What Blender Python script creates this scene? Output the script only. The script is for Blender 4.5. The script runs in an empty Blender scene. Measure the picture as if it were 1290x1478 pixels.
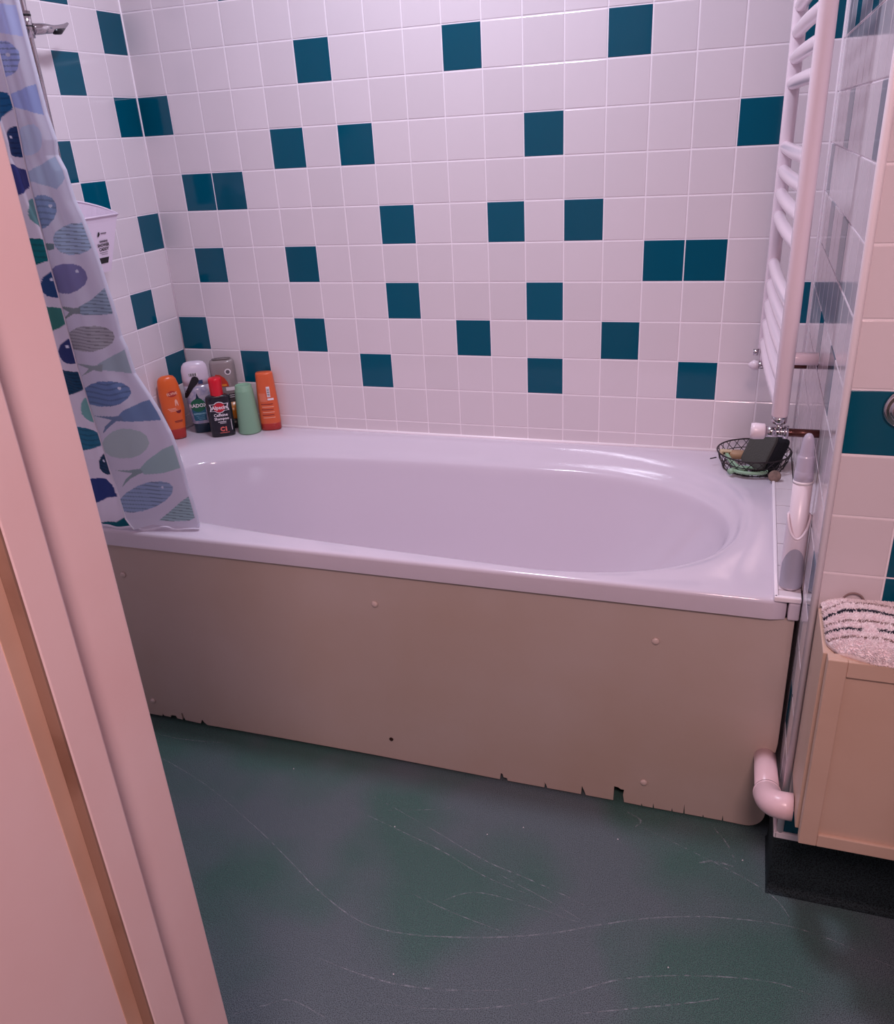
import bpy, bmesh, math, random
from mathutils import Vector, Matrix
random.seed(7)
C = bpy.context.scene.collection
# ---------------------------------------------------------------- camera
W_PX, H_PX, F_PX = 1290.0, 1478.0, 1226.5
cam_d = bpy.data.cameras.new('camera'); cam = bpy.data.objects.new('camera', cam_d); C.objects.link(cam)
cam_d.sensor_fit = 'HORIZONTAL'; cam_d.sensor_width = 36.0; cam_d.lens = F_PX/W_PX*36.0
cam_d.shift_y = (776.63-739.0)/W_PX; cam_d.clip_start = 0.02; cam_d.clip_end = 50
Rr = (0.94686114, 0.31697865, -0.05457583); Rd = (0.09051162, -0.42540878, -0.90046378); Rf = (-0.30864483, 0.84767441, -0.43149329)
M = Matrix(((Rr[0], -Rd[0], -Rf[0], 1.65497), (Rr[1], -Rd[1], -Rf[1], -2.24748), (Rr[2], -Rd[2], -Rf[2], 1.36949), (0, 0, 0, 1)))
cam.matrix_world = M
bpy.context.scene.camera = cam
# ---------------------------------------------------------------- world, lamps, exposure
vs = bpy.context.scene.view_settings
vs.view_transform = 'Standard'; vs.look = 'None'; vs.gamma = 1.0; vs.use_curve_mapping = False
vs.exposure = 0.0
wd = bpy.data.worlds.new('world'); bpy.context.scene.world = wd; wd.use_nodes = True
wd.node_tree.nodes['Background'].inputs[0].default_value = (1.0, 0.66, 0.64, 1); wd.node_tree.nodes['Background'].inputs[1].default_value = 0.10
def area(name, loc, size, power, col, target=None, shape='SQUARE', sy=None):
    d = bpy.data.lights.new(name, 'AREA'); d.energy = power; d.color = col; d.shape = shape; d.size = size
    if sy: d.size_y = sy
    o = bpy.data.objects.new(name, d); C.objects.link(o); o.location = loc
    if target is not None: o.rotation_euler = (Vector(target)-Vector(loc)).to_track_quat('-Z', 'Y').to_euler()
    return o
area('hall_ceiling_lamp', (1.80, -2.75, 2.30), 0.4, 27.0, (1.0, 0.67, 0.68), (1.6, -1.6, 0.6))
# the bathroom ceiling lamp's own light is made with the lamp below

# ---------------------------------------------------------------- helpers
def lin(c): 
    c /= 255.0
    return c/12.92 if c <= 0.04045 else ((c+0.055)/1.055)**2.4
def rgb(r, g, b): return (lin(r), lin(g), lin(b), 1.0)
def mat(name, col, rough=0.5, metal=0.0, coat=0.0, trans=0.0, alpha=1.0, ior=1.5, vary=0.0, noise=None, bump=None, spec=None, sss=0.0):
    """principled; vary = per object brightness spread; noise=(scale, colour2, lo, hi, detail); bump=(scale, strength, dist)"""
    m = bpy.data.materials.new(name); m.use_nodes = True; nt = m.node_tree; b = nt.nodes['Principled BSDF']
    b.inputs['Base Color'].default_value = col; b.inputs['Roughness'].default_value = rough; b.inputs['Metallic'].default_value = metal
    b.inputs['Coat Weight'].default_value = coat; b.inputs['Transmission Weight'].default_value = trans; b.inputs['Alpha'].default_value = alpha
    b.inputs['IOR'].default_value = ior
    if spec is not None: b.inputs['Specular IOR Level'].default_value = spec
    if sss: b.inputs['Subsurface Weight'].default_value = sss; b.inputs['Subsurface Radius'].default_value = (.01, .01, .01)
    src = None
    tc = nt.nodes.new('ShaderNodeTexCoord')
    if noise:
        n = nt.nodes.new('ShaderNodeTexNoise'); n.inputs['Scale'].default_value = noise[0]; n.inputs['Detail'].default_value = noise[4] if len(noise) > 4 else 4
        r = nt.nodes.new('ShaderNodeMapRange'); r.inputs[1].default_value = noise[2]; r.inputs[2].default_value = noise[3]
        mx = nt.nodes.new('ShaderNodeMix'); mx.data_type = 'RGBA'; mx.inputs[6].default_value = col; mx.inputs[7].default_value = noise[1]
        nt.links.new(tc.outputs['Object'], n.inputs['Vector']); nt.links.new(n.outputs[0], r.inputs[0]); nt.links.new(r.outputs[0], mx.inputs[0]); src = mx.outputs[2]
    if vary:
        oi = nt.nodes.new('ShaderNodeObjectInfo'); r = nt.nodes.new('ShaderNodeMapRange'); r.inputs[3].default_value = 1-vary; r.inputs[4].default_value = 1+vary
        hs = nt.nodes.new('ShaderNodeHueSaturation'); hs.inputs['Color'].default_value = col
        nt.links.new(oi.outputs['Random'], r.inputs[0]); nt.links.new(r.outputs[0], hs.inputs['Value'])
        if src: nt.links.new(src, hs.inputs['Color'])
        src = hs.outputs[0]
    if src: nt.links.new(src, b.inputs['Base Color'])
    if bump:
        n = nt.nodes.new('ShaderNodeTexNoise'); n.inputs['Scale'].default_value = bump[0]; n.inputs['Detail'].default_value = 3
        bp = nt.nodes.new('ShaderNodeBump'); bp.inputs['Strength'].default_value = bump[1]; bp.inputs['Distance'].default_value = bump[2]
        nt.links.new(tc.outputs['Object'], n.inputs['Vector']); nt.links.new(n.outputs[0], bp.inputs['Height']); nt.links.new(bp.outputs[0], b.inputs['Normal'])
    return m
def link(name, me, m=None, parent=None, smooth=False, label=None):
    if m is not None and not me.materials: me.materials.append(m)
    if smooth:
        for p in me.polygons: p.use_smooth = True
    o = bpy.data.objects.new(name, me); C.objects.link(o)
    if parent is not None: o.parent = parent
    if label: o['label'] = label
    return o
def pyd(name, v, f): 
    me = bpy.data.meshes.new(name); me.from_pydata(v, [], f); me.update(); return me
def bmm(name, bm):
    bmesh.ops.recalc_face_normals(bm, faces=bm.faces[:]); me = bpy.data.meshes.new(name); bm.to_mesh(me); bm.free(); return me
def bbox_into(bm, lo, hi, bev=0.0, seg=2):
    r = bmesh.ops.create_cube(bm, size=1.0); vs_ = r['verts']
    for v in vs_:
        for i in range(3): v.co[i] = (lo[i]+hi[i])/2 + v.co[i]*(hi[i]-lo[i])
    if bev > 0:
        es = {e for v in vs_ for e in v.link_edges}
        bmesh.ops.bevel(bm, geom=list(es), offset=bev, segments=seg, profile=0.5, affect='EDGES')
def box(name, lo, hi, m, parent=None, bev=0.0, seg=2, label=None):
    bm = bmesh.new(); bbox_into(bm, lo, hi, bev, seg)
    return link(name, bmm(name, bm), m, parent, False, label)
def empty(name, loc, label=None, cat=None, group=None, kind=None, rz=0.0):
    o = bpy.data.objects.new(name, None); C.objects.link(o); o.location = loc; o.rotation_euler = (0, 0, rz); o.empty_display_size = 0.05
    tag(o, label, cat, group, kind); return o
def tag(o, label=None, cat=None, group=None, kind=None):
    if label: o['label'] = label
    if cat: o['category'] = cat
    if group: o['group'] = group
    if kind: o['kind'] = kind
    return o
def tube_geo(path, r, seg=10, closed=False, caps=True):
    """vertices/faces of a tube swept along a path; r a number or list"""
    P = [Vector(p) for p in path]; n = len(P); V = []; Fc = []
    R_ = r if isinstance(r, (list, tuple)) else [r]*n
    T = []
    for i in range(n):
        a = P[(i-1) % n] if (closed or i > 0) else P[i]; b = P[(i+1) % n] if (closed or i < n-1) else P[i]
        T.append((b-a).normalized())
    up = Vector((0, 0, 1)) if abs(T[0].z) < 0.9 else Vector((1, 0, 0))
    N = (up - T[0]*up.dot(T[0])).normalized()
    for i in range(n):
        N = (N - T[i]*N.dot(T[i])).normalized(); B = T[i].cross(N)
        for k in range(seg):
            a = 2*math.pi*k/seg; V.append(tuple(P[i] + (N*math.cos(a)+B*math.sin(a))*R_[i]))
    for i in range(n if closed else n-1):
        j = (i+1) % n
        for k in range(seg):
            l = (k+1) % seg; Fc.append((i*seg+k, i*seg+l, j*seg+l, j*seg+k))
    if caps and not closed:
        Fc.append(tuple(reversed(range(seg)))); Fc.append(tuple(range((n-1)*seg, n*seg)))
    return V, Fc
def tube(name, path, r, m, parent=None, seg=12, closed=False, label=None):
    return link(name, pyd(name, *tube_geo(path, r, seg, closed)), m, parent, True, label)
def join_geo(parts):
    V = []; Fc = []
    for v, f in parts:
        o = len(V); V += v; Fc += [tuple(i+o for i in q) for q in f]
    return V, Fc
def smooth_path(pts, n=8, closed=False):
    P = [Vector(p) for p in pts]; out = []; m_ = len(P)
    for i in range(m_ if closed else m_-1):
        p0 = P[(i-1) % m_] if (closed or i > 0) else P[i]; p1 = P[i]; p2 = P[(i+1) % m_]; p3 = P[(i+2) % m_] if (closed or i < m_-2) else p2
        for k in range(n):
            t = k/n
            out.append(0.5*((2*p1)+(p2-p0)*t+(2*p0-5*p1+4*p2-p3)*t*t+(3*p1-p0-3*p2+p3)*t*t*t))
    if not closed: out.append(P[-1])
    return out
def loft_geo(prof, n=32, p=2.0, cap=True):
    """prof: list of (z, rx, ry[, cx, cy]) super-ellipse sections"""
    V = []; Fc = []
    for s in prof:
        z, rx, ry = s[:3]; cx, cy = (s[3], s[4]) if len(s) > 3 else (0, 0); e = 2.0/p
        for k in range(n):
            a = 2*math.pi*k/n; c, q = math.cos(a), math.sin(a)
            V.append((cx+rx*math.copysign(abs(c)**e, c), cy+ry*math.copysign(abs(q)**e, q), z))
    for i in range(len(prof)-1):
        for k in range(n):
            l = (k+1) % n; Fc.append((i*n+k, i*n+l, (i+1)*n+l, (i+1)*n+k))
    if cap: Fc.append(tuple(reversed(range(n)))); Fc.append(tuple(range((len(prof)-1)*n, len(prof)*n)))
    return V, Fc
def interp(tab, x, k=1):
    if x <= tab[0][0]: return tab[0][k]
    for a, b in zip(tab, tab[1:]):
        if x <= b[0]: 
            t = (x-a[0])/(b[0]-a[0]+1e-12); return a[k]+(b[k]-a[k])*t
    return tab[-1][k]

# ---------------------------------------------------------------- materials
TILE = mat('white_tile_glaze', rgb(226, 215, 220), 0.13, vary=0.03, bump=(28, 0.035, 0.003), coat=0.15)
TEAL = mat('teal_tile_glaze', (0.0, 0.088, 0.145, 1), 0.10, vary=0.08, bump=(28, 0.04, 0.003), spec=0.35)
GROUT = mat('grout', rgb(250, 240, 246), 0.6, bump=(150, 0.2, 0.002))
PLAIN = mat('wall_paint', rgb(226, 206, 206), 0.6, bump=(60, 0.1, 0.002))
CEIL = mat('ceiling_paint', rgb(236, 226, 228), 0.7)
ACRYL = mat('bath_acrylic', rgb(216, 206, 218), 0.12, coat=0.3)
WHITEP = mat('white_plastic', rgb(230, 216, 224), 0.3)
TRIMW = mat('white_trim', rgb(252, 242, 248), 0.3)
PANEL = mat('panel_hardboard', rgb(200, 182, 174), 0.42, noise=(3.0, rgb(192, 170, 156), 0.3, 0.7), bump=(20, 0.06, 0.003))
JAMB = mat('gloss_paint', rgb(254, 226, 228), 0.35, bump=(14, 0.06, 0.003), noise=(6, rgb(250, 216, 217), 0.35, 0.75))
WORN = mat('worn_paint_edge', rgb(156, 122, 106), 0.6, noise=(9, rgb(120, 84, 66), 0.5, 0.75, 6))
FLOORM = None
CHROME = mat('chrome', rgb(200, 195, 198), 0.12, metal=1.0)
COPPER = mat('copper_pipe', rgb(92, 54, 50), 0.35, metal=0.5)
DARK = mat('black_void', rgb(16, 14, 14), 0.9)
BLACKP = mat('black_plastic', rgb(18, 18, 24), 0.35)
CAB = mat('cream_cabinet_paint', rgb(212, 182, 164), 0.42, noise=(5, rgb(204, 172, 152), 0.35, 0.7), bump=(30, 0.05, 0.002))
WOOD = mat('bare_chipboard', rgb(112, 72, 48), 0.8, noise=(60, rgb(80, 50, 36), 0.4, 0.6))
SKIRT = mat('shaded_vinyl_coving', rgb(46, 58, 62), 0.75, noise=(420, rgb(22, 28, 32), 0.46, 0.6, 1), spec=0.15)  # vinyl coving; the cabinet's shadow is put into its dark colour

# ---------------------------------------------------------------- floor
def floor_mat():
    m = bpy.data.materials.new('speckled_vinyl'); m.use_nodes = True; nt = m.node_tree; b = nt.nodes['Principled BSDF']
    tc = nt.nodes.new('ShaderNodeTexCoord')
    def nz(sc, det): 
        n = nt.nodes.new('ShaderNodeTexNoise'); n.inputs['Scale'].default_value = sc; n.inputs['Detail'].default_value = det; nt.links.new(tc.outputs['Object'], n.inputs['Vector']); return n.outputs[0]
    def mr(s, a, c):
        r = nt.nodes.new('ShaderNodeMapRange'); r.inputs[1].default_value = a; r.inputs[2].default_value = c; nt.links.new(s, r.inputs[0]); return r.outputs[0]
    def mx(f, A, B_):
        x = nt.nodes.new('ShaderNodeMix'); x.data_type = 'RGBA'
        for s, k in ((A, 6), (B_, 7)):
            if isinstance(s, tuple): x.inputs[k].default_value = s
            else: nt.links.new(s, x.inputs[k])
        nt.links.new(f, x.inputs[0]); return x.outputs[2]
    base = mx(mr(nz(3.2, 2), 0.44, 0.62), rgb(106, 120, 126), rgb(76, 116, 106))
    base = mx(mr(nz(640, 1), 0.46, 0.60), base, rgb(52, 60, 66))
    base = mx(mr(nz(900, 1), 0.64, 0.72), base, rgb(140, 146, 150))
    nt.links.new(base, b.inputs['Base Color']); b.inputs['Roughness'].default_value = 0.55; b.inputs['Specular IOR Level'].default_value = 0.3
    bp = nt.nodes.new('ShaderNodeBump'); bp.inputs['Strength'].default_value = 0.2; bp.inputs['Distance'].default_value = 0.0006
    nt.links.new(nz(640, 1), bp.inputs['Height']); nt.links.new(bp.outputs[0], b.inputs['Normal'])
    return m
XR = 2.45; NIB = -0.925; DOORY = -1.75; DOORB = -2.0; CEILZ = 2.4
FLOORM = floor_mat()
floor = box('floor', (-0.12, -4.2, -0.08), (XR+0.9, 0.12, 0.0), FLOORM); tag(floor, kind='structure')
SCR = bpy.data.materials.new('scratch_chalk'); SCR.use_nodes = True
def _scr():
    nt = SCR.node_tree; b = nt.nodes['Principled BSDF']; b.inputs['Base Color'].default_value = rgb(168, 176, 184); b.inputs['Roughness'].default_value = 0.7
    tc = nt.nodes.new('ShaderNodeTexCoord'); n = nt.nodes.new('ShaderNodeTexNoise'); n.inputs['Scale'].default_value = 90; n.inputs['Detail'].default_value = 4
    r = nt.nodes.new('ShaderNodeMapRange'); r.inputs[1].default_value = 0.40; r.inputs[2].default_value = 0.66; r.inputs[4].default_value = 0.62
    nt.links.new(tc.outputs['Object'], n.inputs['Vector']); nt.links.new(n.outputs[0], r.inputs[0]); nt.links.new(r.outputs[0], b.inputs['Alpha'])
_scr()
SCRATCH = [
([(0.381,-0.911),(0.549,-0.969),(0.731,-1.057),(0.854,-1.125),(0.933,-1.171),(1.021,-1.211),(1.086,-1.226),(1.17,-1.221),(1.298,-1.19),(1.408,-1.15),(1.492,-1.107),(1.577,-1.067),(1.664,-1.037),(1.739,-1.021),(1.825,-1.011),(1.907,-1.021),(1.963,-1.04),(2.007,-1.051)],.0030),
([(1.014,-1.318),(1.088,-1.326),(1.157,-1.328),(1.233,-1.319),(1.305,-1.302),(1.398,-1.272)],.0032),
([(1.148,-1.372),(1.245,-1.355),(1.337,-1.327),(1.438,-1.281),(1.538,-1.215),(1.616,-1.182),(1.696,-1.159),(1.776,-1.143),(1.828,-1.14),(1.873,-1.149)],.0028),
([(0.907,-0.943),(1.067,-0.986),(1.155,-1.012),(1.257,-1.051),(1.349,-1.07)],.0022),
([(0.947,-0.897),(1.103,-0.955),(1.246,-1.011),(1.34,-1.033),(1.444,-1.061),(1.502,-1.086)],.0024),
([(1.283,-1.038),(1.392,-1.075),(1.472,-1.106)],.002),
([(1.122,-1.131),(1.232,-1.155),(1.346,-1.171)],.0016),
([(1.195,-1.131),(1.269,-1.092),(1.479,-1.111)],.0018),
([(1.55,-0.833),(1.653,-0.874),(1.736,-0.908),(1.801,-0.943),(1.833,-0.984),(1.834,-1.008)],.0022),
([(1.666,-0.901),(1.695,-0.888),(1.733,-0.892)],.0055),
([(1.477,-1.299),(1.565,-1.263),(1.677,-1.217),(1.721,-1.196)],.0026),
([(0.314,-0.832),(0.399,-0.832),(0.519,-0.815)],.002),
([(1.508,-0.795),(1.54,-0.814),(1.528,-0.838)],.004),
([(1.69,-0.794),(1.72,-0.836),(1.737,-0.88)],.003),
([(0.912,-1.466),(0.962,-1.432),(1.004,-1.409),(1.079,-1.422)],.0026),
([(0.995,-0.93),(1.114,-0.893),(1.125,-0.877)],.0016),
]
for pts, w in SCRATCH:
    P = smooth_path([(x, y, 0) for x, y in pts], 10); V = []; Fc = []
    for i, p in enumerate(P):
        t = (P[min(i+1, len(P)-1)]-P[max(i-1, 0)]).normalized(); n = Vector((-t.y, t.x, 0)); ww = w*0.5*(0.35+0.65*math.sin(math.pi*min(1, max(0.02, i/(len(P)-1)))))
        V += [tuple(p+n*ww+Vector((0, 0, .0004))), tuple(p-n*ww+Vector((0, 0, .0004)))]
        if i: Fc.append((2*i-2, 2*i-1, 2*i+1, 2*i))
    link('scratch', pyd('scratch', V, Fc), SCR, floor, label='pale curved scuff scratched into the vinyl')
# a few pale grains dropped on the floor
V = []; Fc = []
for (x, y) in [(1.028,-0.972),(1.30,-0.90),(1.16,-1.31),(1.75,-0.87),(1.23,-0.94),(1.63,-1.16),(1.5,-0.88),(0.72,-0.86)]:
    b0 = len(V); r = .0016
    V += [(x-r, y, .0002), (x+r, y, .0002), (x, y+r, .0002), (x, y-r, .0002), (x, y, .0026)]
    Fc += [(b0, b0+3, b0+4), (b0+3, b0+1, b0+4), (b0+1, b0+2, b0+4), (b0+2, b0, b0+4)]
tag(link('floor_grit', pyd('floor_grit', V, Fc), TRIMW, floor), kind='stuff')

# ---------------------------------------------------------------- walls and tiles
wall_back = box('wall_back', (-0.12, 0.0008, 0), (XR, 0.12, CEILZ), GROUT); tag(wall_back, kind='structure')
wall_left = box('wall_left', (-0.12, DOORY, 0), (-0.0008, 0.0008, CEILZ), GROUT); tag(wall_left, kind='structure')
wall_right = box('wall_right', (1.8018, NIB+0.0008, 0), (XR, 0.0008, CEILZ), GROUT); tag(wall_right, kind='structure')
wall_side = box('wall_far_right', (XR, DOORY, 0), (XR+0.12, 0.12, CEILZ), PLAIN); tag(wall_side, kind='structure')
ceiling = box('ceiling', (-0.12, DOORB, CEILZ), (XR+0.12, 0.12, CEILZ+0.1), CEIL); tag(ceiling, kind='structure')
bm = bmesh.new(); DX0, DX1, DZ = 1.178, 1.96, 2.02
bbox_into(bm, (-0.12, DOORB, 0), (DX0-0.032, DOORY, CEILZ)); bbox_into(bm, (DX1+0.032, DOORB, 0), (XR+0.12, DOORY, CEILZ)); bbox_into(bm, (DX0-0.032, DOORB, DZ+0.032), (DX1+0.032, DOORY, CEILZ))
wall_front = link('wall_front', bmm('wall_front', bm), PLAIN); tag(wall_front, kind='structure')

TP, TG = 0.1, 0.0028        # tile pitch and joint
def tile_mesh(name, m):
    h = (TP-TG)/2; d = 0.006; b = 0.0013; bz = 0.0006
    V = [(-h, d, -h), (h, d, -h), (h, d, h), (-h, d, h), (-h, bz, -h), (h, bz, -h), (h, bz, h), (-h, bz, h), (-h+b, 0, -h+b), (h-b, 0, -h+b), (h-b, 0, h-b), (-h+b, 0, h-b)]
    Fc = [(0, 1, 5, 4), (1, 2, 6, 5), (2, 3, 7, 6), (3, 0, 4, 7), (4, 5, 9, 8), (5, 6, 10, 9), (6, 7, 11, 10), (7, 4, 8, 11), (8, 9, 10, 11)]
    me = pyd(name, V, Fc); me.materials.append(m); return me
ME_W, ME_T = tile_mesh('white_tile', TILE), tile_mesh('teal_tile', TEAL)
def put_tile(wall, org, udir, u0, u1, z0, z1, teal, rz, stuff=None):
    """one tile spanning u0..u1 along the wall and z0..z1"""
    cx = (u0+u1)/2; cz = (z0+z1)/2
    loc = Vector(org)+Vector(udir)*cx; loc.z = cz
    sx = (abs(u1-u0)-TG)/(TP-TG); sz = (z1-z0-TG)/(TP-TG)
    j = lambda s: random.uniform(-s, s)
    if stuff is not None:
        me = ME_T if teal else ME_W; Rm = Matrix.Translation(loc) @ Matrix.Rotation(rz, 4, 'Z') @ Matrix.Diagonal((sx, 1, sz, 1))
        stuff.append(([tuple(Rm @ v.co) for v in me.vertices], [tuple(p.vertices) for p in me.polygons])); return
    o = bpy.data.objects.new('tile', ME_T if teal else ME_W); C.objects.link(o); o.parent = wall
    o.location = loc; o.scale = (sx, 1, sz); o.rotation_euler = (j(.0022), 0, rz+j(.0022))
    if teal: o['label'] = 'dark teal glazed tile'
Z0 = 0.6
ROW = {c: i for i, c in enumerate('ZABCDEFGHIJKL')}
teal_back = {(ROW[r], c) for r, cs in dict(K=[3], I=[5, 9, 13, 17], H=[0], G=[4, 6, 11, 16], F=[1, 2], E=[7, 10, 12], D=[1, 4, 14, 15], C=[7, 11, 17], B=[0, 4, 9, 13], A=[2, 6, 11, 15]).items() for c in cs}
teal_left = {(ROW[r], c) for r, cs in dict(K=[2], J=[0], I=[2], H=[0], G=[3], F=[2], E=[0], C=[1], A=[0]).items() for c in cs}
def flush(stuff, wall):
    if stuff: tag(link('upper_tiles', pyd('upper_tiles', *join_geo(stuff)), TILE, wall), kind='stuff')
NR = 13
st = []
for r in range(-1, 18):
    z0 = Z0+r*TP if r >= 0 else 0.5605; z1 = min(Z0+(r+1)*TP, CEILZ)
    for c in range(18):
        put_tile(wall_back, (0, 0, 0), (1, 0, 0), c*TP, (c+1)*TP, z0, z1, (r, c) in teal_back, 0.0, None if r < NR else st)
flush(st, wall_back); st = []
for r in range(-1, 18):
    z0 = Z0+r*TP if r >= 0 else 0.5605; z1 = min(Z0+(r+1)*TP, CEILZ)
    for c in range(17):
        put_tile(wall_left, (0, 0, 0), (0, -1, 0), c*TP, (c+1)*TP, z0, z1, (r, c) in teal_left, math.pi/2, None if (r < NR and c < 9) else st)
flush(st, wall_left); st = []
# right wall: joints counted from its outer corner
teal_right = {(9, 3), (9, 6), (7, 4), (7, 9), (6, 1), (5, 3), (5, 6), (3, 4), (3, 7), (0, 9), (-3, 8)}
def rj(k): return max(0.0, 0.045+(k-1)*TP) if k > 0 else 0.0
for r in range(-5, 18):
    z0 = Z0+r*TP; z1 = min(z0+TP, CEILZ)
    if r == -5: z0 = 0.145
    for k in range(0, 10):
        u0, u1 = rj(k), min(rj(k+1), -NIB)
        if z1 < 0.6 and k < 8: continue
        if r == -1: z0 = 0.5 if k >= 8 else 0.564
        if k == 8 and z1 < 0.601: u0 = 0.79
        put_tile(wall_right, (1.8, 0, 0), (0, -1, 0), u0, u1, z0, z1, (r, k) in teal_right, -math.pi/2, None if r < NR else st)
flush(st, wall_right); st = []
teal_nib = {(3, 0), (0, 1), (1, 1), (-5, 0)}
for r in range(-5, 18):
    z0 = Z0+r*TP; z1 = min(z0+TP, CEILZ)
    if r == -5: z0 = 0.145
    for k in range(0, 7):
        u0 = 0.0085 if k == 0 else k*TP; u1 = min((k+1)*TP, XR-1.8)
        teal = (r, k) in teal_nib
        put_tile(wall_right, (1.8, NIB, 0), (1, 0, 0), u0, u1, z0, z1, teal, 0.0, None if (r < NR and k < 3) else st)
flush(st, wall_right)
# coved skirting under the tiles at the foot of the right wall
# (the floor vinyl is turned up the wall with a hollow cove)
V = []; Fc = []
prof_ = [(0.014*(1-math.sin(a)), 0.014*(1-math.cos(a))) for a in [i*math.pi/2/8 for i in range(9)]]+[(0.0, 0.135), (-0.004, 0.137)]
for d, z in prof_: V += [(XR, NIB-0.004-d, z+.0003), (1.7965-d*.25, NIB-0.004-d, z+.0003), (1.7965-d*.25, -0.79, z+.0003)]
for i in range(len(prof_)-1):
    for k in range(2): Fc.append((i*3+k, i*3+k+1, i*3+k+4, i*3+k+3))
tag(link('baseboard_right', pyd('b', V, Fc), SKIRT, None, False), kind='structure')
bm = bmesh.new(); bbox_into(bm, (1.795, NIB-0.006, 0.133), (XR, NIB+0.001, 0.147), 0.002); bbox_into(bm, (1.794, NIB-0.006, 0.133), (1.8, -0.79, 0.147), 0.002)
tag(link('trim_4', bmm('t', bm), TRIMW), kind='structure')
# corner bead on the outer corner of the right wall
tag(link('trim_1', pyd('trim_1', *join_geo([tube_geo([(1.8045, NIB+0.001, 0.14), (1.8045, NIB+0.001, CEILZ)], 0.0062, 14)])), TRIMW, None, True), kind='structure')
# sealant where the bath meets the tiles, and the corner of the tiled walls
tag(link('trim_2', pyd('trim_2', *join_geo([tube_geo([(0.0, 0.001, 0.5625), (1.8, 0.001, 0.5625)], 0.0055, 10), tube_geo([(0.001, 0.0, 0.5625), (0.001, -0.79, 0.5625)], 0.0055, 10)])), TRIMW, None, True), kind='structure')
tag(link('trim_3', pyd('trim_3', *join_geo([tube_geo([(0.0008, -0.0008, 0.56), (0.0008, -0.0008, CEILZ)], 0.0028, 8), tube_geo([(1.7992, -0.0008, 0.56), (1.7992, -0.0008, CEILZ)], 0.0034, 8)])), TRIMW, None, True), kind='structure')

# ---------------------------------------------------------------- bathtub
bath = empty('bathtub', (0.9, -0.39, 0.56), 'white acrylic bathtub with wide rounded rim along the tiled wall', 'bathtub')
BO = Vector((0.9, -0.39, 0.56))
# ring: z, xl, xr, yf, yn, nl, nr   (world z)
RG = [(0.5205, 0.003, 1.778, -0.003, -0.7855, 60, 60), (0.553, 0.003, 1.778, -0.003, -0.7855, 60, 60), (0.5585, 0.003, 1.777, -0.003, -0.7845, 50, 50),
      (0.5615, 0.003, 1.774, -0.003, -0.7815, 40, 40), (0.5622, 0.010, 1.768, -0.006, -0.777, 24, 20)]
KEY = [(0.5622, 0.060, 1.725, -0.024, -0.766, 4.2, 3.2), (0.5605, 0.075, 1.705, -0.036, -0.760, 3.7, 2.6), (0.553, 0.090, 1.690, -0.052, -0.754, 3.5, 2.4),
       (0.535, 0.105, 1.680, -0.082, -0.746, 3.4, 2.25), (0.5235, 0.115, 1.667, -0.104, -0.738, 3.3, 2.15), (0.510, 0.122, 1.660, -0.114, -0.732, 3.3, 2.1), (0.46, 0.136, 1.640, -0.126, -0.722, 3.3, 2.1),
       (0.36, 0.17, 1.570, -0.152, -0.700, 3.3, 2.2), (0.26, 0.21, 1.470, -0.180, -0.670, 3.3, 2.3), (0.195, 0.25, 1.39, -0.21, -0.64, 3.2, 2.3), (0.165, 0.32, 1.30, -0.26, -0.58, 3, 2.3), (0.155, 0.6, 1.25, -0.36, -0.48, 2.6, 2.3)]
for i in range(len(KEY)-1):
    a0 = KEY[max(i-1, 0)]; a1 = KEY[i]; a2 = KEY[i+1]; a3 = KEY[min(i+2, len(KEY)-1)]
    for k in range(4):
        t = k/4
        RG.append(tuple(0.5*((2*q)+(r-p)*t+(2*p-5*q+4*r-s)*t*t+(3*q-p-3*r+s)*t**3) for p, q, r, s in zip(a0, a1, a2, a3)))
RG.append(KEY[-1])
NT = 192; V = []; Fc = []
# sample angles: denser where corners are
for (z, xl, xr, yf, yn, nl, nr) in RG:
    xc = 1.22; yc = -0.41
    for k in range(NT):
        a = 2*math.pi*k/NT; c, s = math.cos(a), math.sin(a)
        ax = (xr-xc) if c >= 0 else (xc-xl); n = nr if c >= 0 else nl
        by = (yf-yc) if s >= 0 else (yc-yn)
        # ray direction scaled so rings share angles: solve |cos*r/ax|^n+|sin*r/by|^n=1 in a normalised frame
        ca, sa = abs(c), abs(s); 
        ux, uy = ca, sa
        # reference frame of the outer rim keeps the spokes aligned
        rx_, ry_ = (0.55 if c >= 0 else 1.21), 0.39
        dx, dy = ux*rx_, uy*ry_
        # sharpen spokes to rectangle corners
        q = max(ux, uy); dx, dy = ux/q*rx_, uy/q*ry_
        rr = ((dx/ax)**n+(dy/by)**n)**(-1.0/n)
        x = xc+math.copysign(dx*rr, c); y = yc+math.copysign(dy*rr, s)
        if s < 0 and z < 0.5622 or (s < 0 and nr < 10):
            # the near edge runs a little askew: wider towards the right-hand end
            w = min(1.0, abs(y-yc)/abs(yn-yc)); y += w*0.052*max(0.0, min(1.0, (1.30-x)/1.0))*(1 if nr < 10 else 0)
        V.append((x-BO.x, y-BO.y, z-BO.z))
for i in range(len(RG)-1):
    for k in range(NT):
        l = (k+1) % NT; Fc.append((i*NT+k, i*NT+l, (i+1)*NT+l, (i+1)*NT+k))
Fc.append(tuple(range((len(RG)-1)*NT, len(RG)*NT)))
link('tub', pyd('tub', V, Fc), ACRYL, bath, True)
bm = bmesh.new(); bbox_into(bm, (1.7785-BO.x, -0.785-BO.y, 0.5225-BO.z), (1.7985-BO.x, -0.60-BO.y, 0.558-BO.z), 0.003)
link('rim_end_block', bmm('e', bm), ACRYL, bath)
bm = bmesh.new(); bmesh.ops.create_cone(bm, cap_ends=True, segments=24, radius1=0.026, radius2=0.024, depth=0.006, matrix=Matrix.Translation((0.36-BO.x, -0.42-BO.y, 0.160-BO.z)))
link('plug_hole', bmm('p', bm), CHROME, bath, True)
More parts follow.
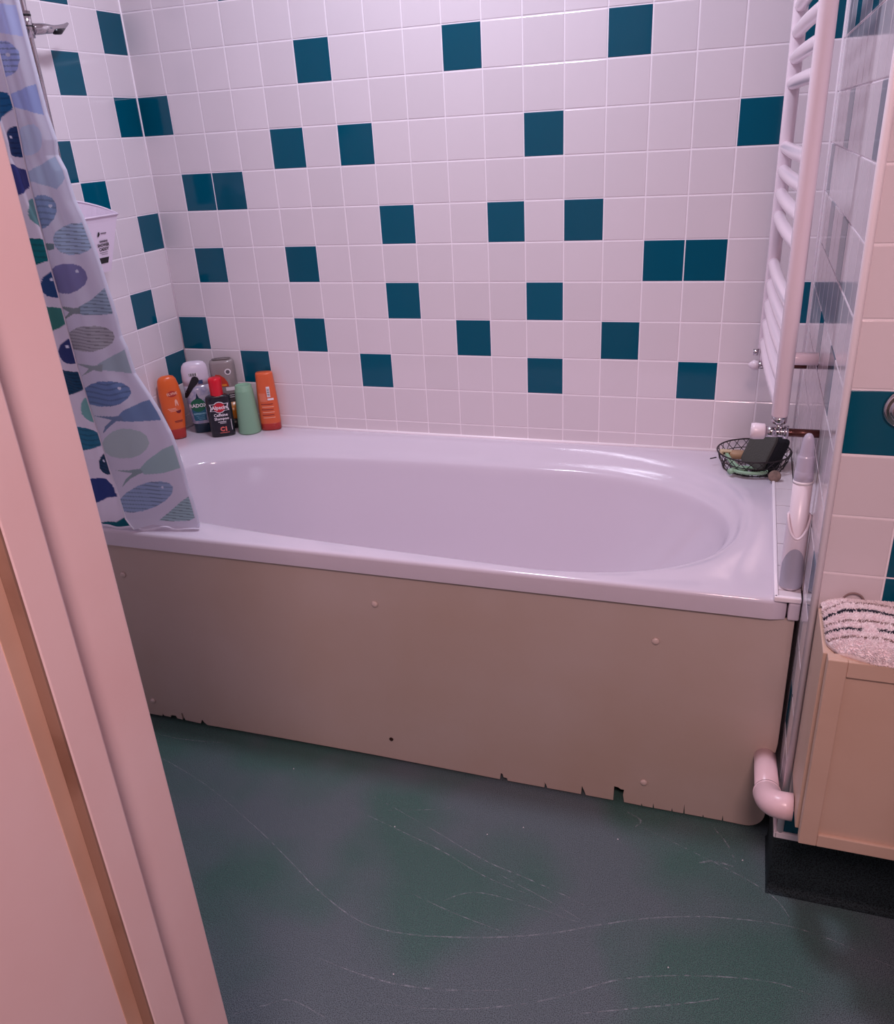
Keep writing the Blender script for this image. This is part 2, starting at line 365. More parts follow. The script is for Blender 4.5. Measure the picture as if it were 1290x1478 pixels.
# tiled ledge at the right-hand end of the bath
ledge = empty('tiled_ledge', (1.776, -0.39, 0.5), 'narrow white tiled ledge between the bathtub and the right wall', 'ledge')
LO = Vector((1.776, -0.39, 0.5))
box('core', (1.758-LO.x, -0.779-LO.y, 0.563-LO.z), (1.7985-LO.x, -0.004-LO.y, 0.5675-LO.z), mat('grey_joint', rgb(120, 104, 112), .8), ledge)
prev = 0.004
for k in range(9):
    y1 = min(0.055+k*0.1, 0.778)
    if y1-prev > 0.01:
        o = box('tile', (1.7595-LO.x, -y1+0.0014-LO.y, 0.5655-LO.z), (1.7985-LO.x, -prev-0.0014-LO.y, 0.569-LO.z), TILE, ledge, 0.0008, 1)
    prev = y1
bm = bmesh.new(); bbox_into(bm, (1.7515-LO.x, -0.787-LO.y, 0.5628-LO.z), (1.7590-LO.x, -0.18-LO.y, 0.571-LO.z), 0.0025); bbox_into(bm, (1.7515-LO.x, -0.7875-LO.y, 0.5600-LO.z), (1.7985-LO.x, -0.7785-LO.y, 0.571-LO.z), 0.0025)
link('edging', bmm('e', bm), TRIMW, ledge)
# ---------------------------------------------------------------- bath panel
pan = empty('bath_panel', (0.9, -0.772, 0.0), 'plain beige bath side panel with ragged bottom edge under the bathtub', 'bath panel')
PO = Vector((0.9, -0.772, 0.0))
notch = lambda x, h, *p: [(x+a, b*h) for a, b in p]
poly = [(0.004, 0.012), (0.285, 0.012)]
poly += [(0.287, 0.014), (0.289, 0.022), (0.292, 0.014), (0.312, 0.013), (0.314, 0.020), (0.330, 0.021), (0.333, 0.013), (0.349, 0.012), (0.3495, 0.034), (0.353, 0.034), (0.355, 0.020), (0.358, 0.012)]
poly += [(0.404, 0.010), (0.408, 0.019), (0.4115, 0.024), (0.415, 0.017), (0.424, 0.009), (0.60, 0.011), (0.90, 0.012)]
poly += [(1.213, 0.008), (1.216, 0.027), (1.220, 0.025), (1.222, 0.016), (1.230, 0.015), (1.232, 0.008), (1.318, 0.008), (1.3195, 0.018), (1.317, 0.026), (1.322, 0.018), (1.325, 0.008)]
poly += [(1.402, 0.008), (1.404, 0.033), (1.410, 0.017), (1.413, 0.008), (1.474, 0.008), (1.475, 0.048), (1.484, 0.047), (1.490, 0.043), (1.497, 0.043), (1.495, 0.028), (1.498, 0.008)]
for x, h in ((1.535, .014), (1.56, .02), (1.60, .016), (1.625, .033), (1.665, .014), (1.705, .022)): poly += [(x, 0.007), (x+.001, h), (x+.003, 0.007)]
poly += [(1.742, 0.006)] + [(1.752+0.036*math.sin(a), 0.045-0.039*math.cos(a)) for a in [i*math.pi/2/7 for i in range(8)]]
poly += [(1.788, 0.13), (1.770, 0.137)] + [(1.7775-0.0255*math.sin(a), 0.1845-0.04*math.cos(a)) for a in [i*math.pi*0.62/8 for i in range(1, 9)]]
poly += [(1.770, 0.2125), (1.784, 0.210), (1.7915, 0.208), (1.7935, 0.230), (1.7925, 0.519), (0.004, 0.519)]
def ngon_slab(name, poly, y0, y1, m, parent, off):
    bm = bmesh.new(); vs_ = [bm.verts.new((x-off.x, y0-off.y, z-off.z)) for x, z in poly]; f = bm.faces.new(vs_)
    r = bmesh.ops.extrude_face_region(bm, geom=[f]); ev = [g for g in r['geom'] if isinstance(g, bmesh.types.BMVert)]
    for v in ev: v.co.y = y1-off.y
    bmesh.ops.triangulate(bm, faces=[f for f in bm.faces if len(f.verts) > 4])
    return link(name, bmm(name, bm), m, parent)
ngon_slab('board', poly, -0.775, -0.770, PANEL, pan, PO)
CAPM = mat('cream_screw_cap', rgb(214, 192, 184), 0.35)
cap_geo = loft_geo([(0, .0078, .0078), (0.0015, .0078, .0078), (.0035, .0066, .0066), (.0048, .0040, .0040), (.0052, .0006, .0006)], 20)
cap_me = pyd('screw_cap', cap_geo[0], cap_geo[1]); cap_me.materials.append(CAPM)
for p in cap_me.polygons: p.use_smooth = True
for x, z in ((0.273, 0.436), (0.941, 0.441), (1.545, 0.436), (0.268, 0.059), (1.538, 0.074)):
    o = bpy.data.objects.new('screw_cap', cap_me); C.objects.link(o); o.parent = pan; o.location = (x-PO.x, -0.7752-PO.y, z-PO.z); o.rotation_euler = (math.pi/2, 0, 0)
sg = loft_geo([(0, .0052, .0052), (0.0012, .0050, .0050), (.0016, .0030, .0030), (.0004, .0026, .0026), (.0002, .0005, .0005)], 16)
o = link('screw', pyd('screw', *sg), mat('rusty_screw', rgb(70, 48, 42), 0.5, metal=0.6), pan, True, 'bare dark screw head that lost its cap'); o.location = (0.947-PO.x, -0.7752-PO.y, 0.070-PO.z); o.rotation_euler = (math.pi/2, 0, 0)
# ---------------------------------------------------------------- waste pipe
pipe = empty('waste_pipe', (1.776, -0.9, 0.2), 'white plastic waste pipe bending out of the bath panel into the cabinet', 'pipe')
WO = Vector((1.776, -0.9, 0.2)); PIPEM = mat('white_waste_pipe', rgb(238, 206, 212), 0.28)
A0 = Vector((1.7745, -0.70, 0.165)); A1 = Vector((1.7703, -0.962, 0.2625)); K = Vector((1.7685, -1.012, 0.284)); A2 = Vector((1.8085, -1.012, 0.285))
sub = lambda L: [p-WO for p in L]
tube('straight_length', sub([A0, A1]), 0.0215, PIPEM, pipe, 24)
e0 = A1; e1 = K; e2 = Vector((1.7960, -1.012, 0.285)); bend = []
for i in range(15):
    t = i/14; bend.append(e0*(1-t)**2+e1*2*t*(1-t)+e2*t*t)
bend.append(A2)
tube('elbow', sub(bend), 0.0238, PIPEM, pipe, 28)
tube('elbow_collar', sub([A1-(K-A1).normalized()*0.004, A1+(K-A1).normalized()*0.004]), 0.0246, PIPEM, pipe, 28)
# ---------------------------------------------------------------- cabinet
cab = empty('wall_cabinet', (2.05, -1.0, 0.29), 'cream wall cabinet with a recessed panel door hung beside the bathtub', 'cabinet')
CO = Vector((2.05, -1.0, 0.29)); X0, X1 = 1.8105, 2.33; YB, YF = NIB-0.0035, -1.066; ZB, ZT = 0.290, 0.637
def cb(name, lo, hi, m=CAB, bev=0.0015, label=None): return box(name, tuple(Vector(lo)-CO), tuple(Vector(hi)-CO), m, cab, bev, 2, label)
cb('side_panel', (X0, YF, ZB), (X0+0.016, YB, ZT)); cb('side_panel', (X1-0.016, YF, ZB), (X1, YB, ZT))
cb('bottom_panel', (X0+0.016, YF, ZB), (X1-0.016, YB, ZB+0.016))
cb('back_panel', (X0+0.016, YB-0.004, ZB+0.016), (X1-0.016, YB, ZT-0.02), WOOD, 0.0, 'bare brown back board')
cb('front_rail', (X0+0.016, YF, ZT-0.018), (X1-0.016, YF+0.045, ZT)); cb('rear_rail', (X0+0.016, YB-0.045, ZT-0.018), (X1-0.016, YB-0.004, ZT))
cb('middle_rail', (X0+0.016, YF+0.058, ZT-0.018), (X1-0.016, YF+0.066, ZT), WOOD, 0.0, 'bare brown chipboard rail')
DX, DXE, DY0, DY1, DZ0, DZ1 = 1.8155, 2.325, -1.092, -1.072, 0.282, 0.642
door = box('door', tuple(Vector((DX, DY0+0.006, DZ0))-CO), tuple(Vector((DXE, DY1, DZ1))-CO), CAB, cab, 0.001)
dd = lambda name, lo, hi: box(name, tuple(Vector(lo)-CO), tuple(Vector(hi)-CO), CAB, door, 0.0016)
fw = 0.0275
dd('frame_stile', (DX, DY0, DZ0), (DX+fw, DY0+0.0065, DZ1)); dd('frame_stile', (DXE-fw, DY0, DZ0), (DXE, DY0+0.0065, DZ1))
dd('frame_rail', (DX+fw, DY0, DZ1-fw), (DXE-fw, DY0+0.0065, DZ1)); dd('frame_rail', (DX+fw, DY0, DZ0), (DXE-fw, DY0+0.0065, DZ0+fw-0.003))
# ---------------------------------------------------------------- mop pad on the cabinet
mop = empty('mop_pad', (1.985, -1.0, 0.638), 'fluffy white mop pad with dark stripes lying on the cabinet', 'mop pad')
MO = Vector((1.985, -1.0, 0.638))
PILE = mat('white_pile', rgb(255, 244, 246), 0.95, noise=(120, rgb(246, 228, 232), 0.4, 0.7))
STRIPE = mat('dark_blue_pile', rgb(44, 44, 62), 0.95); STRIPG = mat('brown_grey_pile', rgb(150, 126, 124), 0.95)
def pad_z(x, y):   # height of the pad's top; x along, y across (local)
    ex = min(1, (x+0.172)/0.03) if x < -0.142 else (min(1, (0.19-x)/0.03) if x > 0.16 else 1); w = 0.084
    ey = max(0.0, 1-(abs(y)/w)**4); h = 0.024*math.sqrt(max(0, ey))*math.sqrt(max(0.0, ex))
    return h+0.004+0.0015*math.sin(38*x+3*y)*math.sin(60*y)
NX, NY = 60, 30; V = []; Fc = []
def pad_xy(i, j):
    x = -0.170+0.36*i/NX; y = -0.084+0.168*j/NY
    k = max(0.0, 1-((x+0.170)/0.05)) if x < -0.12 else 0; y *= (1-0.18*k*k); y -= 0.006
    x += cut(x, y); return x, y
def cut(x, y): return 0.030*max(0, (-0.045-y)/0.045)**1.3*max(0, 1-(x+0.170)/0.09)
for i in range(NX+1):
    for j in range(NY+1):
        x, y = pad_xy(i, j); V.append((x, y, pad_z(-0.170+0.36*i/NX, y+0.006)))
for i in range(NX):
    for j in range(NY): Fc.append((i*(NY+1)+j, (i+1)*(NY+1)+j, (i+1)*(NY+1)+j+1, i*(NY+1)+j+1))
n0 = len(V)
for i in range(NX+1):
    for j in range(NY+1):
        x, y = pad_xy(i, j); V.append((x, y, 0.0015))
for i in range(NX):
    for j in range(NY): Fc.append((n0+i*(NY+1)+j, n0+i*(NY+1)+j+1, n0+(i+1)*(NY+1)+j+1, n0+(i+1)*(NY+1)+j))
rim_ = [i*(NY+1) for i in range(NX+1)]+[NX*(NY+1)+j for j in range(1, NY+1)]+[i*(NY+1)+NY for i in range(NX-1, -1, -1)]+[j for j in range(NY-1, 0, -1)]
for a, b in zip(rim_, rim_[1:]+rim_[:1]): Fc.append((a, n0+a, n0+b, b))
link('cloth_base', pyd('cloth_base', V, Fc), PILE, mop, True)
SY = [(0.048, 0.0032, 1), (0.021, 0.0052, 0), (-0.008, 0.0030, 1), (-0.031, 0.0044, 0), (-0.053, 0.0024, 1)]
bins = {0: [], 1: [], 2: []}
rnd = random.Random(3)
for q in range(30000):
    x = rnd.uniform(-0.170, 0.10); y0 = rnd.uniform(-0.085, 0.085)
    k = max(0.0, 1-((x+0.170)/0.05)) if x < -0.12 else 0; y = y0*(1-0.18*k*k)-0.006
    z = pad_z(x, y+0.006); x += cut(x, y)
    nx, ny = (-1.1 if x < -0.155 else 0)*rnd.random(), (2.2*(y0/0.085)**5)
    d = Vector((nx+rnd.uniform(-.7, .7), ny+rnd.uniform(-.7, .7), 1)).normalized(); L = rnd.uniform(.003, .0062); b = .0008
    kind = 2
    wob = 0.003*math.sin(45*x)+0.0008*math.sin(113*x+1)
    for c, hw, kk in SY:
        if abs(y0-c-wob) < hw and not (kk == 0 and c < 0 and math.sin(70*x) < -0.75): kind = kk; L *= .8
    p = Vector((x, y, z-0.001)); t = d.orthogonal().normalized(); s = d.cross(t); tip = p+d*L
    bins[kind].append(([tuple(p+t*b), tuple(p-t*b*.5+s*b*.87), tuple(p-t*b*.5-s*b*.87), tuple(tip+t*b*.5), tuple(tip-t*b*.25+s*b*.43), tuple(tip-t*b*.25-s*b*.43)], [(0, 1, 4, 3), (1, 2, 5, 4), (2, 0, 3, 5), (3, 4, 5)]))
for k, (nm, mm) in {2: ('white_pile', PILE), 0: ('dark_stripe_pile', STRIPE), 1: ('grey_stripe_pile', STRIPG)}.items():
    tag(link(nm, pyd(nm, *join_geo(bins[k])), mm, mop), kind='stuff')
lp = [(0.0, 0.074+0.014*math.sin(a), 0.022+0.004*math.sin(a)) for a in (0,)]
loop = [(-0.125+0.017*math.cos(a), 0.070, 0.012+0.020*math.sin(a)) for a in [math.pi*i/12 for i in range(13)]]
tube('hanging_loop', loop, 0.0016, STRIPG, mop, 8)
# ---------------------------------------------------------------- chrome fitting at the right edge
fit = empty('wall_fitting', (1.8835, NIB, 0.974), 'round chrome fitting on the tiled wall above the mop pad', 'wall fitting')
g = loft_geo([(0.0, .0285, .0285), (.004, .0285, .0285), (.0075, .0262, .0262), (.009, .0225, .0225), (.0085, .0205, .0205), (.011, .0190, .0190), (.0135, .016, .016), (.014, .0005, .0005)], 40)
o = link('flange', pyd('flange', *g), CHROME, fit, True); o.rotation_euler = (math.pi/2, 0, 0)
g = loft_geo([(0.012, .0075, .0075), (.05, .0075, .0075), (.053, .012, .012), (.066, .012, .012), (.068, .004, .004)], 24)
o = link('peg', pyd('peg', *g), CHROME, fit, True); o.rotation_euler = (math.pi/2, 0, 0); o.location = (0.004, 0, 0.022)
# ---------------------------------------------------------------- towel rail
rail = empty('towel_rail', (1.72, -0.4, 0.87), 'white ladder towel radiator with curved rungs standing off the right wall', 'towel radiator')
RO = Vector((1.72, -0.4, 0.87)); RAIL = mat('white_enamel', rgb(242, 224, 232), 0.25, coat=0.2)
NU = (1.7295, -0.672); FU = (1.7035, -0.165); RT = 2.03
def up_mesh(name, xy, parent):
    g = loft_geo([(0.874, .004, .004), (0.8755, .0125, .0125), (0.879, .0143, .0150), (RT-.004, .0143, .0150), (RT, .012, .012), (RT+.001, .002, .002)], 24, 2.4)
    v = [(x+xy[0]-RO.x, y+xy[1]-RO.y, z-RO.z) for x, y, z in g[0]]; return link(name, pyd(name, v, g[1]), RAIL, parent, True)
up_mesh('upright', NU, rail); up_mesh('upright', FU, rail)
for z in [0.895, 0.938, 0.981, 1.024, 1.067, 1.165, 1.210, 1.255, 1.300, 1.418, 1.463, 1.508, 1.553, 1.60, 1.70, 1.745, 1.79, 1.835, 1.93, 1.975]:
    pts = []
    for i in range(15):
        t = i/14; b = math.sin(math.pi*t)
        pts.append((FU[0]+(NU[0]-FU[0])*t-0.004*b-RO.x, FU[1]+(NU[1]-FU[1])*t-RO.y, z-RO.z))
    tube('rung', pts, 0.0122, RAIL, rail, 14)
for y, z in ((-0.46, 0.928), (-0.30, 1.75)):
    tube('wall_bracket', [(1.716-RO.x, y-RO.y, z-RO.z), (1.798-RO.x, y-RO.y, z-RO.z)], 0.0125, RAIL, rail, 18)
# near valve
def rt(name, a, b, r, m, seg=18, parent=rail): return tube(name, [tuple(Vector(a)-RO), tuple(Vector(b)-RO)], r, m, parent, seg)
vz, vy, vx = 0.846, -0.672, 1.7295
rt('valve_nut', (vx, vy, 0.877), (vx, vy, 0.864), 0.0135, CHROME, 8); rt('valve_neck', (vx, vy, 0.864), (vx, vy, vz), 0.0075, CHROME)
g = join_geo([tube_geo([Vector((1.7085, vy, vz))-RO, Vector((1.7285, vy, vz))-RO], [.0095, .0095], 18), tube_geo([Vector((1.7275, vy, vz))-RO, Vector((1.7430, vy, vz))-RO], [.0085, .0085], 18), tube_geo([Vector((1.7390, vy, vz))-RO, Vector((1.7475, vy, vz))-RO], [.0125, .0125], 8)])
link('valve_body', pyd('valve_body', *g), CHROME, rail, True)
g = tube_geo([Vector((x, vy, vz))-RO for x in (1.7085, 1.7065, 1.690, 1.6835, 1.683)], [.0110, .0140, .0150, .0140, .006], 24)
link('thermostat_head', pyd('thermostat_head', *g), WHITEP, rail, True, 'round white plastic valve head')
rt('copper_pipe', (1.746, vy, vz), (1.799, vy, vz), 0.0075, COPPER)
# far valve
fz, fy, fx = 0.838, -0.165, 1.7035
rt('valve_neck', (fx, fy, 0.876), (fx, fy, fz), 0.0085, RAIL)
rt('valve_body', (1.690, fy, fz), (1.711, fy, fz), 0.0085, CHROME)
g = tube_geo([Vector((x, fy, fz))-RO for x in (1.695, 1.6945, 1.683, 1.674, 1.6725)], [.009, .0115, .0115, .005, .001], 18)
link('lockshield_cap', pyd('lockshield_cap', *g), WHITEP, rail, True, 'pointed white plastic valve cap')
rt('copper_pipe', (1.709, fy, fz), (1.799, fy, fz), 0.006, COPPER)
g = loft_geo([(0, .0075, .0075), (.012, .0075, .0075)], 12); o = link('bleed_screw', pyd('bleed_screw', *g), CHROME, rail, True); o.rotation_euler = (0, -math.pi/2, 0); o.location = Vector((1.692, -0.165, 0.868))-RO
# ---------------------------------------------------------------- toiletries on the bath corner
BZ = 0.5632
class Bottle:
    def __init__(self, name, x, y, rz, prof, p, m, label, cat, part='body', n=36, split=None):
        """prof: (z, rx, ry); split: list of (part name, z0, z1, material, label) makes one closed mesh for each span"""
        self.root = empty(name, (x, y, BZ), label, cat, 'bottles on the bath corner', rz=math.radians(rz)); self.prof = prof; self.p = p
        for nm, a, b, mm, lb in (split or [(part, prof[0][0], prof[-1][0], m, None)]):
            pr = [(a, interp(prof, a, 1), interp(prof, a, 2))]+[q for q in prof if a < q[0] < b]+[(b, interp(prof, b, 1), interp(prof, b, 2))]
            if a == prof[0][0]: pr = pr
            link(nm, pyd(nm, *loft_geo(pr, n, p)), mm, self.root, True, lb)
    def surf(self, x, z, off):
        rx, ry = interp(self.prof, z, 1), interp(self.prof, z, 2)
        t = min(0.985, abs(x)/rx); return -(ry*(1-t**self.p)**(1/self.p)+off)
    def decal(self, name, poly, m, off=0.0005, rings=5, label=None):
        cx = sum(p[0] for p in poly)/len(poly); cz = sum(p[1] for p in poly)/len(poly)
        # densify outline
        D = []
        for a, b in zip(poly, poly[1:]+poly[:1]):
            n = max(1, int(math.hypot(b[0]-a[0], b[1]-a[1])/0.004))
            D += [(a[0]+(b[0]-a[0])*k/n, a[1]+(b[1]-a[1])*k/n) for k in range(n)]
        V = []; Fc = []; n = len(D)
        for r in range(rings):
            s = (r+1)/rings; V += [(cx+(x-cx)*s, self.surf(cx+(x-cx)*s, cz+(z-cz)*s, off), cz+(z-cz)*s) for x, z in D]
        V.append((cx, self.surf(cx, cz, off), cz))
        for r in range(rings-1):
            for k in range(n): l = (k+1) % n; Fc.append((r*n+k, r*n+l, (r+1)*n+l, (r+1)*n+k))
        for k in range(n): Fc.append((len(V)-1, (k+1) % n, k))
        return link(name, pyd(name, V, Fc), m, self.root, True, label)
    def text(self, s, x, z, size, m, off=0.0009, bold=0.0, sx=1.0, label=None, align='CENTER'):
        V, Fc = text_geo(s, size, bold, align)
        V = [(x+vx*sx, self.surf(x+vx*sx, z+vy, off), z+vy) for vx, vy in V]
        return link('lettering', pyd('lettering', V, Fc), m, self.root, False, label)
def text_geo(s, size, bold=0.0, align='CENTER'):
    cu = bpy.data.curves.new('t', 'FONT'); cu.body = s; cu.size = size; cu.align_x = align; cu.align_y = 'CENTER'; cu.offset = bold; cu.resolution_u = 2
    o = bpy.data.objects.new('t', cu); C.objects.link(o); dg = bpy.context.evaluated_depsgraph_get(); dg.update()
    me = bpy.data.meshes.new_from_object(o.evaluated_get(dg)); V = [(v.co.x, v.co.y) for v in me.vertices]; Fc = [tuple(p.vertices) for p in me.polygons]
    bpy.data.objects.remove(o); bpy.data.curves.remove(cu); bpy.data.meshes.remove(me); return V, Fc
def ell(cx, cz, rx, rz, n=24, rot=0.0):
    return [(cx+rx*math.cos(t)*math.cos(rot)-rz*math.sin(t)*math.sin(rot), cz+rx*math.cos(t)*math.sin(rot)+rz*math.sin(t)*math.cos(rot)) for t in [2*math.pi*k/n for k in range(n)]]
def rect(cx, cz, w, h): return [(cx-w/2, cz-h/2), (cx+w/2, cz-h/2), (cx+w/2, cz+h/2), (cx-w/2, cz+h/2)]
ORANGE = mat('orange_plastic', rgb(232, 104, 44), 0.28, sss=0.15); ORANGE2 = mat('orange_plastic_dull', rgb(222, 100, 58), 0.3)
REDCAP = mat('dark_red_plastic', rgb(186, 52, 44), 0.3); PALEPRINT = mat('pale_print', rgb(250, 186, 160), 0.5); WINE = mat('wine_print', rgb(120, 24, 36), 0.5)
INK = mat('white_ink', rgb(240, 232, 236), 0.5); BLKINK = mat('black_ink', rgb(22, 20, 26), 0.5); REDINK = mat('red_ink', rgb(200, 30, 50), 0.5); PINKINK = mat('pink_red_ink', rgb(230, 110, 100), 0.5)
# 1 orange bottle by the left wall
b = Bottle('conditioner_bottle', 0.041, -0.157, 44, [(0, .019, .012), (.002, .0205, .0135), (.030, .0235, .0150), (.034, .0240, .0155), (.09, .0335, .020), (.135, .0335, .020), (.165, .0305, .0185), (.182, .0270, .0165), (.190, .022, .0135), (.1935, .014, .009), (.1945, .002, .0015)], 2.3, None,
    'bright orange conditioner bottle with round shoulders, furthest left beside the curtain', 'bottle', split=[('cap', 0, .031, REDCAP, 'dark red base cap'), ('body', .031, .1945, ORANGE, None)])
b.root.rotation_euler = (0, math.radians(-2.2), math.radians(44)); b.root.location.z += .0008
b.decal('emblem', ell(0.004, .142, .014, .009), REDCAP); b.text('ELVIVE', 0.004, .142, .0105, PALEPRINT, .0012, .0003)
for k in range(3): b.decal('stripe', rect(-.006+.003*k, .098-.004*k, .024, .0016), PALEPRINT)
b.decal('loop_mark', [(.006, .104), (.007, .120), (.011, .125), (.015, .119), (.016, .104), (.0135, .104), (.013, .117), (.0112, .120), (.009, .117), (.0085, .104)], PALEPRINT, rings=2)
b.decal('cup_mark', [(.004, .090), (.020, .090), (.0185, .083), (.012, .080), (.006, .083)], WINE)
b.decal('stripe', rect(.006, .057, .024, .0022), WINE); b.decal('stripe', rect(.006, .0535, .022, .0014), WINE)
# 2 clear bottle with hook top
CLEARW = mat('milky_white_plastic', rgb(216, 204, 218), 0.25); CLEARG = mat('clear_grey_plastic', rgb(186, 178, 192), 0.12, noise=(55, rgb(150, 150, 178), 0.45, 0.62)); DTEAL = mat('dark_teal_gel', rgb(14, 46, 66), 0.2)
TEALL = mat('teal_label', rgb(30, 98, 124), 0.4); GREENL = mat('green_label', rgb(10, 98, 66), 0.4)
b = Bottle('shower_gel_bottle', 0.083, -0.082, 36, [(0, .029, .017), (.002, .0305, .0185), (.028, .031, .019), (.032, .0335, .0205), (.07, .0375, .022), (.13, .040, .0225), (.17, .0410, .022), (.195, .0400, .020), (.209, .0360, .017), (.217, .029, .0125), (.2205, .018, .007), (.221, .002, .001)], 2.6, None,
    'tall clear shower gel bottle with white hook top and dark teal base', 'bottle', split=[('cap', 0, .030, DTEAL, 'dark teal cap'), ('body', .030, .150, CLEARG, 'clear grey body'), ('hook_top', .150, .221, CLEARW, 'milky white hook shaped top')])
_d, _t = b.decal, b.text
def sd(nm, P, *a, **k): return _d(nm, [(x-.011, z) for x, z in P], *a, **k)
sd('hook_slot', [(x+.004, z+.010) for x, z in [(-.035, .104), (-.033, .118), (-.020, .140), (-.010, .158), (-.004, .167), (.004, .169), (.012, .165), (.015, .156), (.008, .146), (-.006, .134), (-.018, .118), (-.029, .104)]], BLKINK, .0012, 3, 'black strip for the shaded opening of the hook')  # black decal paints the shade inside the hook's opening
sd('barcode', rect(.004, .184, .026, .010), INK); V = []
bars = [rect(-.007+.0022*k+(.0006 if k % 3 else 0), .184, .0011 if k % 2 else .0016, .009) for k in range(10)]
for r in bars: sd('bar', r, BLKINK, .0008, 1)
sd('label_square', rect(.022, .160, .014, .012), mat('blue_ink', rgb(52, 70, 112), .5))
sd('teal_label', [(-.019, .085), (.024, .085), (.022, .040), (-.014, .040)], TEALL); sd('leaf_mark', [(-.008, .105), (.000, .112), (.004, .128), (.009, .112), (.018, .106), (.005, .098)], DTEAL, .0007)
sd('round_label', ell(.003, .089, .0225, .0205), GREENL, .0009); b.text('RADOX', -.008, .088, .0150, INK, .0014, .0005)
b.text('REFRESHED', -.007, .062, .0072, mat('aqua_ink', rgb(150, 200, 214), .5), .0012, .0002)
for k in range(3): sd('small_print', rect(.004+.002*k, .0545-.005*k, .026-.004*k, .0014), mat('aqua_ink', rgb(130, 180, 200), .5) if k == 0 else bpy.data.materials['aqua_ink'])
# 3 dark bottle with red cap
NAVYB = mat('black_bottle_plastic', rgb(28, 28, 38), 0.22)
b = Bottle('shampoo_bottle', 0.166, -0.108, 34, [(0, .0345, .016), (.002, .0360, .018), (.02, .0365, .0185), (.10, .0375, .019), (.116, .0375, .019), (.122, .036, .0185), (.126, .028, .0175), (.128, .018, .016), (.1285, .002, .002)], 3.2, NAVYB,
    'black shampoo bottle with a bright red cap and red emblem', 'bottle')
REDP = mat('bright_red_plastic', rgb(222, 22, 44), 0.28)
g = loft_geo([(.126, .0185, .0185), (.128, .0190, .0190), (.172, .0198, .0198), (.177, .0190, .0190), (.1795, .016, .016), (.180, .002, .002)], 40); link('cap', pyd('cap', *g), REDP, b.root, True, 'bright red cap')
def ribbon(s): return [(-.027*s, .0105*s), (-.014*s, .0105*s), (-.008*s, .0150*s), (.000, .0168*s), (.008*s, .0150*s), (.014*s, .0105*s), (.027*s, .0105*s), (.0235*s, .000), (.027*s, -.0105*s), (.014*s, -.0105*s), (.008*s, -.0150*s), (0, -.0168*s), (-.008*s, -.0150*s), (-.014*s, -.0105*s), (-.027*s, -.0105*s), (-.0235*s, 0)]
sh = lambda P, x, z: [(a+x, c+z) for a, c in P]
b.decal('emblem_outline', sh(ribbon(1.06), 0, .092), INK, .0006); b.decal('emblem_field', sh(ribbon(.92), 0, .092), NAVYB, .0010); b.decal('emblem_disc', ell(0, .092, .0175, .0142), REDINK, .0014)
b.text('Alpecin', 0, .0915, .0160, INK, .0018, .0004, .92)
b.text('Caffeine', .001, .068, .0125, INK, .0008, .0003); b.text('Shampoo', .002, .0565, .0115, INK, .0008, .0003)
b.decal('small_print', rect(.002, .047, .024, .002), INK); b.decal('small_print', rect(.004, .0425, .018, .0015), INK)
b.text('C1', .004, .0235, .0185, PINKINK, .0008, .0011); b.decal('stripe', rect(.005, .0125, .028, .0020), PINKINK)
b.decal('side_print', rect(.0285, .035, .0014, .034), INK, .0008, 3)
# 4 tall grey bottle at the back
GREYB = mat('clear_smoke_plastic', rgb(150, 138, 138), 0.12); AMBER = mat('amber_gel', rgb(186, 112, 18), 0.25)
b = Bottle('body_wash_bottle', 0.148, -0.030, 26, [(0, .032, .019), (.002, .0335, .0205), (.03, .034, .021), (.034, .036, .022), (.12, .0385, .0225), (.19, .0385, .0225), (.205, .0375, .0215), (.213, .0345, .0195), (.217, .029, .016), (.2172, .026, .0135), (.2150, .022, .011), (.2148, .002, .001)], 2.8, None,
    'tall smoky grey body wash bottle with orange label at the back of the corner', 'bottle', split=[('cap', 0, .030, BLACKP, 'black base cap'), ('amber_gel', .030, .085, AMBER, 'amber gel in the lower body'), ('body', .085, .217, GREYB, None)])
b.decal('orange_label', [(-.026, .135), (.014, .135), (.012, .148), (.004, .162), (-.008, .172), (-.022, .174)], REDINK if False else mat('orange_red_ink', rgb(200, 62, 40), .5))
b.decal('round_mark', ell(.017, .180, .0095, .0095), INK); b.decal('round_mark_centre', ell(.017, .180, .006, .006), mat('grey_ink', rgb(96, 88, 96), .5), .0009)
b.decal('orange_print', rect(-.002, .140, .020, .006), mat('amber_ink', rgb(240, 150, 60), .5), .0009); b.decal('white_print', rect(.017, .127, .026, .011), INK, .0008)
b.decal('black_print', rect(.022, .104, .026, .014), BLKINK); 
for k in range(2): b.decal('white_print', rect(.021, .107-.006*k, .018, .002), INK, .0009, 2)
b.decal('black_print', rect(.030, .075, .010, .028), BLKINK, .0008); b.decal('white_print', rect(.030, .075, .004, .020), INK, .0012, 2)
# 5 green tumbler upside down
SAGE = mat('sage_green_plastic', rgb(134, 176, 146), 0.42, sss=0.1)
t = empty('tumbler', (0.233, -0.064, BZ), 'sage green plastic tumbler standing upside down', 'tumbler')
link('cup', pyd('cup', *loft_geo([(0, .0335, .0335), (.001, .0345, .0345), (.004, .0345, .0345), (.070, .0310, .0310), (.130, .0276, .0276), (.1335, .0268, .0268), (.135, .0255, .0255), (.1462, .0246, .0246), (.1480, .0232, .0232), (.1478, .0205, .0205), (.1445, .019, .019), (.1440, .001, .001)], 48)), SAGE, t, True)
